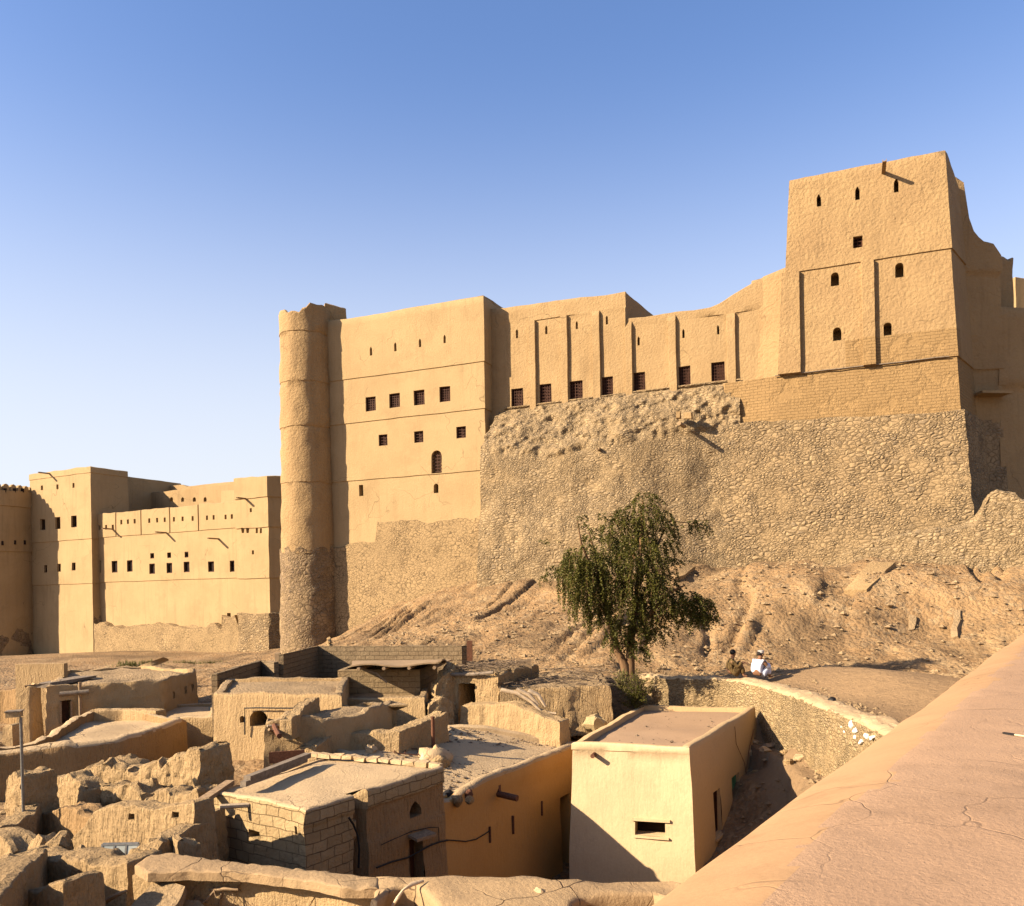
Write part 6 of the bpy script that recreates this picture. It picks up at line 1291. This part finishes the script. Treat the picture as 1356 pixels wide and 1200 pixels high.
def on_mound(r):
    x, y = r.uniform(-14, 24), r.uniform(30, 50); 
    if 9 < x < 16 and 24 < y < 33 and r.random() < .8: return None
    return x, y, gnd(x, y) + .02
scatter('rubble', 4200, on_mound, (.03, .2), M['roof_dark'], .6, 3)
def dry_weeds():
    b = MB(); r = random.Random(21)
    for k in range(150):
        x, y = r.uniform(-12, 22), r.uniform(31, 47); z = gnd(x, y)
        if 8 < x < 16 and y < 34: continue
        for j in range(22):
            e = Vector((r.uniform(-1, 1), r.uniform(-1, 1), r.uniform(.2, 1.3))).normalized() * r.uniform(.1, .38); w = Vector((r.uniform(-1, 1), r.uniform(-1, 1), 0)).normalized() * .014; p = Vector((x + r.gauss(0, .06), y + r.gauss(0, .06), z - .02)); b.add([p - w, p + w, p + e], [(0, 1, 2)])
    o = link('dry_weeds', b, M['brush'], smooth=False); o['kind'] = 'stuff'
dry_weeds()
def on_yard(r): x, y = (r.uniform(-20, -5.5), r.uniform(12, 40)) if r.random() < .4 else (r.uniform(-10, -4.2), r.uniform(10, 20)); return x, y, gnd(x, y) + .02
scatter('yard_rubble', 2600, on_yard, (.04, .26), M['ruin'], .7, 4)
def on_slope(r): x, y = r.uniform(6.5, 11), r.uniform(22, 30); return x, y, gnd(x, y) + .01
scatter('dirt_clods', 700, on_slope, (.02, .12), M['roof_dark'], .7, 5)
def inpoly(x, y, P):
    s_ = False; j = len(P) - 1
    for i in range(len(P)):
        if (P[i].y > y) != (P[j].y > y) and x < (P[j].x - P[i].x) * (y - P[i].y) / (P[j].y - P[i].y) + P[i].x: s_ = not s_
        j = i
    return s_
def on_lane_roof(r):
    x, y = r.uniform(-6, 3), r.uniform(18, 28); ins = all(inpoly(x + i, y + j, LP) for i, j in ((.4, 0), (-.4, 0), (0, .4), (0, -.4)))
    return (x, y, LRZ(x, y) + .02) if ins else None
scatter('roof_grit', 3600, on_lane_roof, (.012, .08), M['brush'], .5, 6)
def on_cream_roof(r):
    u, v_ = r.uniform(.08, .92), r.uniform(.05, .93); FL, FR, BR, BL = CH[:4]; p = (FL * (1 - u) + FR * u) * (1 - v_) + (BL * (1 - u) + BR * u) * v_; return p.x, p.y, 3.63
scatter('roof_straw', 70, on_cream_roof, (.02, .09), M['brush'], .5, 7)

# ------------------------------------------------------------------ the drooping tree by the fieldstone wall
def build_tree():
    Y0 = 31.2; base = W(832, 897, Y0); base.z = gnd(base.x, base.y) - .1; rnd = random.Random(5)
    T = thing('tree', 'dark olive drooping tree with a forked trunk before the fort wall', 'tree', base)
    at = lambda px, py, dy=0: W(px, py, Y0 + dy)
    wood = MB()
    stems = [([base, at(827, 880), at(818, 862, .1), at(810, 835, .1), at(800, 790, 0), at(790, 740, -.2), at(780, 705, -.2)], (.19, .16, .13, .11, .09, .06, .03)),
             ([base + Vector((.08, 0, 0)), at(834, 870, .05), at(835, 845, .2), at(842, 800, .2), at(848, 750, .1), at(850, 700, .1), at(851, 662, 0)], (.2, .17, .15, .12, .09, .06, .02)),
             ([at(836, 840, .2), at(858, 815, -.2), at(885, 785, -.5), at(908, 775, -.6)], (.10, .08, .06, .03)), ([at(846, 770, .1), at(868, 730, .5), at(885, 690, .7), at(922, 694, .8)], (.07, .05, .035, .012)),
             ([at(806, 820), at(778, 775, .8), at(755, 745, 1.0), at(732, 745, 1.0)], (.07, .05, .035, .012)), ([at(800, 790, 0), at(770, 720, -1), at(765, 690, -1)], (.06, .04, .02)), ([at(848, 750, .1), at(820, 700, 1), at(808, 680, 1.1)], (.06, .04, .02)), ([at(842, 800, .2), at(865, 770, 1.4), at(880, 745, 1.7)], (.06, .04, .02))]
    for p, r in stems: wood.tube(p, r, 8)
    wood.disp(.035, 2.2, 2); link('trunk', wood, M['bark'], T, sharp=70)
    # lumps: px, py, rx, ry (pixels), depth offset, droop length in px, number of strands
    LU = [(854, 661, 14, 11, 0, 20, 22), (848, 680, 32, 17, .1, 34, 62), (870, 702, 27, 25, .4, 34, 60), (826, 700, 30, 22, .5, 36, 56), (806, 722, 26, 20, .9, 38, 40), (876, 732, 18, 22, .3, 34, 34), (842, 730, 34, 28, -.7, 44, 84),
          (774, 735, 28, 16, -.7, 50, 70), (762, 752, 22, 18, .6, 56, 58), (780, 768, 26, 28, -.8, 60, 96), (790, 797, 16, 20, -.4, 38, 34), (816, 760, 24, 28, .3, 44, 50), (846, 770, 28, 32, -.9, 50, 84), (873, 774, 22, 28, .2, 40, 52), (830, 806, 24, 26, -.5, 38, 54), (862, 808, 26, 20, .3, 38, 50), (888, 800, 12, 18, -.2, 30, 20),
          (908, 790, 15, 12, -.6, 34, 36), (922, 800, 17, 15, -.5, 34, 54), (910, 815, 22, 10, -.2, 26, 40), (932, 814, 8, 10, -.4, 22, 16), (815, 838, 17, 14, .1, 20, 26), (842, 836, 12, 16, -.3, 30, 22), (868, 832, 15, 10, .1, 26, 20), (801, 825, 10, 10, .4, 18, 10), (822, 855, 10, 8, .3, 26, 16), (846, 856, 9, 8, -.4, 30, 16), (812, 848, 10, 8, -.3, 16, 14),
          (742, 752, 14, 6, 1.0, 18, 12), (728, 762, 9, 6, 1.1, 20, 9), (772, 690, 6, 10, -1, 14, 7), (782, 706, 10, 10, -1, 20, 12), (922, 694, 9, 7, .8, 22, 16), (897, 744, 12, 6, .6, 10, 8), (726, 716, 12, 5, 1, 8, 5), (800, 690, 8, 14, .6, 14, 10)]
    vs = []; fs = []
    def leaf(p, d, s):
        a = d.cross(Vector((rnd.uniform(-1, 1), rnd.uniform(-1, 1), rnd.uniform(-1, 1)))).normalized() * s * .30; k = len(vs); m = p + d * s * .5
        vs.extend((p, m + a, p + d * s, m - a)); fs.append((k, k + 1, k + 2, k + 3))
    tw = MB()
    for px, py, rx, ry, dy, dr, n in LU:
        for k in range(int(n * 1.2)):
            a = rnd.uniform(0, 6.283); rr = rnd.random() ** .45; x = px + rx * rr * math.cos(a); y = py + ry * rr * math.sin(a) * .9; rz = rx / 36 * .9 * rnd.uniform(-1, 1) * math.sqrt(max(0, 1 - rr * rr * .6))
            p = at(x, y, dy + rz); L = dr / 36 * rnd.uniform(.35, 1.0); sway = Vector((math.cos(a) * .18 * (x - px) / max(rx, 1), rnd.uniform(-.12, .12), 0)); out = Vector((math.cos(a), rnd.uniform(-.6, .6), .35)) * .3 * rr
            nl = int(L / .036) + 3; pts = []
            for i in range(nl):
                t = i / nl; q = p + out * (1 - (1 - t) ** 2) + sway * t - up3 * L * (t ** 1.25) + Vector((rnd.uniform(-.03, .03), rnd.uniform(-.03, .03), 0)); pts.append(q)
                for s in (-1, 1):
                    d = Vector((rnd.uniform(-1, 1), rnd.uniform(-1, 1), rnd.uniform(-.9, .25))).normalized(); leaf(q, d, rnd.uniform(.05, .105))
            if k % 3 == 0: tw.tube(pts[::3] + [pts[-1]], .007, 3, caps=False)
    me = bpy.data.meshes.new('crown'); me.from_pydata([tuple(Vector(v) - base) for v in vs], [], fs); me.materials.append(M['leaf']); me.update(); o = bpy.data.objects.new('crown', me); COL.objects.link(o); o.parent = T
    link('twigs', tw, M['bark'], T, smooth=False)
    # bush and weeds at its foot
    def bush(cx, cy, Y, rx, ry, n, mat, label, name='bush', fine=.09):
        b = MB(); c = W(cx, cy, Y); c.z = max(gnd(c.x, c.y), c.z - ry / 36) - .05
        for k in range(n):
            a = rnd.uniform(0, 6.283); t = rnd.random(); d = Vector((math.cos(a) * t * rx / 36, math.sin(a) * t * rx / 36, (1.15 - t * .6) * ry / 18 * rnd.uniform(.4, 1))); b.tube([c, c + d * .5 + up3 * .06, c + d], [.012, .008, .004], 3, caps=False, mi=1)
            for j in range(16):
                q = c + d * rnd.uniform(.3, 1.05); e = Vector((rnd.uniform(-1, 1), rnd.uniform(-1, 1), rnd.uniform(-.3, 1))).normalized(); s = rnd.uniform(.5, 1.1) * fine; w = e.cross(Vector((rnd.random(), rnd.random(), rnd.random()))).normalized() * s * .25
                b.add([q, q + e * s * .5 + w, q + e * s, q + e * s * .5 - w], [(0, 1, 2, 3)])
        return solo(name, b, [mat, M['brush']], label, 'bush', smooth=False)
    bush(842, 908, 29.6, 24, 20, 150, M['leaf'], 'small green bush at the foot of the drooping tree'); bush(825, 900, 30.0, 20, 16, 90, M['weed'], 'dry yellowish weeds around the trunk of the drooping tree', 'weed'); bush(868, 915, 29.9, 12, 18, 60, M['straw'], 'dry straw coloured tuft against the end of the fieldstone wall', 'weed'); bush(838, 925, 29.4, 20, 12, 70, M['leaf'], 'dark low bush in the gap beside the brush roof', 'bush')
build_tree()
def grass_tufts():
    b = MB(); r = random.Random(9)
    for k in range(500):
        px, py, Y = r.choice(((172, 879, 56), (168, 882, 55), (245, 868, 70), (275, 871, 68), (190, 876, 58))); p = W(px + r.gauss(0, 9), py + r.gauss(0, 2), Y); p.z = gnd(p.x, p.y)
        e = Vector((r.uniform(-.4, .4), r.uniform(-.4, .4), 1)).normalized() * r.uniform(.15, .45); w = Vector((r.uniform(-1, 1), r.uniform(-1, 1), 0)).normalized() * .03; b.add([p - w, p + w, p + e], [(0, 1, 2)])
    o = link('grass', b, M['weed'], smooth=False); o['kind'] = 'stuff'
grass_tufts()

# ------------------------------------------------------------------ people
def skin(name, V, E, Rr, mat, parent, root=0, sub=2):
    me = bpy.data.meshes.new(name); off = parent_loc(parent); me.from_pydata([tuple(Vector(v) - off) for v in V], E, []); o = bpy.data.objects.new(name, me); COL.objects.link(o); o.parent = parent
    m = o.modifiers.new('skin', 'SKIN'); m.use_smooth_shade = True
    if not me.skin_vertices: me.attributes
    return o, m
def skinned(name, V, E, Rr, mat, parent, root=0, sub=2):
    """grow a body with the Skin modifier and keep the evaluated mesh"""
    bm_me = bpy.data.meshes.new(name); bm_me.from_pydata([tuple(v) for v in V], E, []); o = bpy.data.objects.new(name, bm_me); COL.objects.link(o)
    o.modifiers.new('skin', 'SKIN'); s = o.modifiers.new('sub', 'SUBSURF'); s.levels = s.render_levels = sub
    if not bm_me.skin_vertices:
        import bmesh
        bm = bmesh.new(); bm.from_mesh(bm_me); bm.verts.layers.skin.verify(); bm.to_mesh(bm_me); bm.free()
    for i, r in enumerate(Rr):
        sv = bm_me.skin_vertices[0].data[i]; sv.radius = r if isinstance(r, tuple) else (r, r); sv.use_root = i == root
    bpy.context.view_layer.update(); dg = bpy.context.evaluated_depsgraph_get(); ev = o.evaluated_get(dg); me = bpy.data.meshes.new_from_object(ev); vs = [v.co.copy() for v in me.vertices]; fs = [tuple(p.vertices) for p in me.polygons]
    bpy.data.objects.remove(o); bpy.data.meshes.remove(me)
    b = MB(); b.add(vs, fs); return link(name, b, mat, parent, sharp=180)
def person(seat, face, label, robe, headwear, lean=.12, look=0., knees='up'):
    """seat: point on the wall; face: heading of the body (radians). Sits with the knees drawn up and the forearms on them."""
    T = thing('person', label, 'person', seat); F = Vector((math.cos(face), math.sin(face), 0)); S = Vector((F.y, -F.x, 0)); U = up3
    p = lambda f, s, u: seat + F * f + S * s + U * u
    hd = F * math.cos(look) + S * math.sin(look)
    kn = (.40, .40) if knees == 'up' else (.44, .22)
    J = dict(pel=p(.02, 0, .17), wa=p(.02, 0, .26), ch=p(.02 + lean * .6, 0, .43), nk=p(.02 + lean, 0, .565), hb=p(.045 + lean, 0, .63), hm=p(.06 + lean, 0, .71) , ht=p(.055 + lean, 0, .80))
    V = list(J.values()); names = list(J); E = [(0, 1), (1, 2), (2, 3), (3, 4), (4, 5), (5, 6)]; Rr = [(.09, .07), (.12, .09), (.16, .115), (.065, .065), (.062, .068), (.082, .098), (.058, .068)]
    def add(a, q, r): V.append(q); E.append((a, len(V) - 1)); Rr.append(r); return len(V) - 1
    hands = []
    for s in (-1, 1):
        sh = add(2, p(.02 + lean * .9, .175 * s, .50), .062); el = add(sh, p(.22 + lean * .5, .23 * s, .32), .045); wr = add(el, p(kn[0] + .02, .13 * s, kn[1] + .045), .030); pa = add(wr, p(kn[0] + .10, .10 * s, kn[1] + .03), (.034, .020)); hands.append((V[pa], s))
        hp = add(0, p(.06, .10 * s, .15), .07); k_ = add(hp, p(kn[0], .15 * s, kn[1] - .03), .068); an = add(k_, p(kn[0] + (.04 if knees == 'up' else .0), .12 * s, .06 if knees == 'up' else -.16), .044); add(an, p(kn[0] + .16, .13 * s, .03 if knees == 'up' else -.20), (.042, .03))
        for j, (o, L) in enumerate(((-.024, .075), (-.008, .085), (.008, .08), (.023, .062))):
            a = add(pa, V[pa] + F * .035 + S * o, .010); c = add(a, V[a] + F * L * .5 - U * .012, .009); add(c, V[c] + F * L * .35 - U * .035, .0075)
        a = add(wr, V[pa] - S * .035 * s - U * .004, .011); add(a, V[a] + F * .045 - S * .012 * s - U * .018, .009)
    skinned('body', V, E, Rr, M['skin'], T)
    c = J['hm']; hs = hd.cross(U).normalized(); b = MB()
    def ball(o, rx, ry, rz, n=12, m_=9, cut=-1.1):
        for j in range(m_ + 1):
            th = math.pi * j / m_
            for i in range(n): ph = 2 * math.pi * i / n; z_ = max(math.cos(th), cut); r_ = math.sin(th); b.v.append(tuple(o + hd * r_ * math.cos(ph) * rx + hs * r_ * math.sin(ph) * ry + U * z_ * rz))
        k0 = len(b.v) - n * (m_ + 1)
        for j in range(m_):
            for i in range(n): b.f.append((k0 + j * n + i, k0 + (j + 1) * n + i, k0 + (j + 1) * n + (i + 1) % n, k0 + j * n + (i + 1) % n)); b.m.append(0)
    ball(c + U * .03 - hd * .022, .098, .088, .10, cut=-.55); link('hair', b, M['hair'], T, sharp=180)
    b = MB(); b.tube([c + hd * .085 + U * .03, c + hd * .112 - U * .012, c + hd * .092 - U * .022], [.010, .017, .012], 8); link('nose', b, M['skin'], T, sharp=180)
    for s in (-1, 1): b = MB(); b.tube([c + hs * .086 * s + U * .02, c + hs * .096 * s - hd * .012 + U * .005, c + hs * .086 * s - U * .025], [.012, .018, .010], 7); link('ear', b, M['skin'], T, sharp=180)
    for s in (-1, 1): b = MB(); ball(c + hd * .088 + hs * .032 * s + U * .012, .010, .014, .008, 8, 6); link('eye', b, M['hair'], T, sharp=180)
    b = MB(); b.tube([c + hd * .086 + hs * .024 - U * .05, c + hd * .092 - U * .05, c + hd * .086 - hs * .024 - U * .05], .007, 6); link('mouth', b, M['rust'], T, sharp=180)
    b = MB()
    if headwear == 'cap': b.tube([c + U * .045, c + U * .07, c + U * .115, c + U * .128], [.099, .099, .092, .05], 18); link('cap', b, M['cap'], T, sharp=60)
    # robe: looser skin over trunk, arms and thighs, with a skirt that covers the knees
    V2 = [p(.02, 0, .02), p(0, 0, .25), p(.01 + lean * .6, 0, .43), p(.015 + lean * .95, 0, .545)]; E2 = [(0, 1), (1, 2), (2, 3)]; R2_ = [(.225, .20), (.185, .15), (.195, .145), (.085, .08)]
    def add2(a, q, r): V2.append(q); E2.append((a, len(V2) - 1)); R2_.append(r); return len(V2) - 1
    for s in (-1, 1):
        sh = add2(2, p(.02 + lean * .9, .185 * s, .49), .085); el = add2(sh, p(.22 + lean * .5, .235 * s, .315), .075); add2(el, p(kn[0] - .01, .135 * s, kn[1] + .05), .058)
        th = add2(0, p(.14, .12 * s, .13), .125); k_ = add2(th, p(kn[0] - .01, .145 * s, kn[1] - .045), .10); add2(k_, p(kn[0] + .02, .12 * s, .10 if knees == 'up' else -.06), .075)
    r = skinned('robe', V2, E2, R2_, robe, T); me = r.data; co = np.array([v.co for v in me.vertices]); f = fbm(co, 9, 2, 3); nr = np.array([v.normal for v in me.vertices]); co += nr * (f * .012)[:, None]; me.vertices.foreach_set('co', co.ravel()); me.update()
    T.scale = (1.24, 1.24, 1.28); return T
q = WZ(1001, 899, 4.58); person(q, R(28), 'person in a white robe and pale cap sitting on the fieldstone wall', M['robe_white'], 'cap', lean=.16, look=.1, knees='up')
q = WZ(965, 897, 4.62); person(q + Vector((0, .05, 0)), R(-8), 'person in an olive brown robe sitting on the fieldstone wall', M['robe_brown'], 'none', lean=.10, look=-.7)
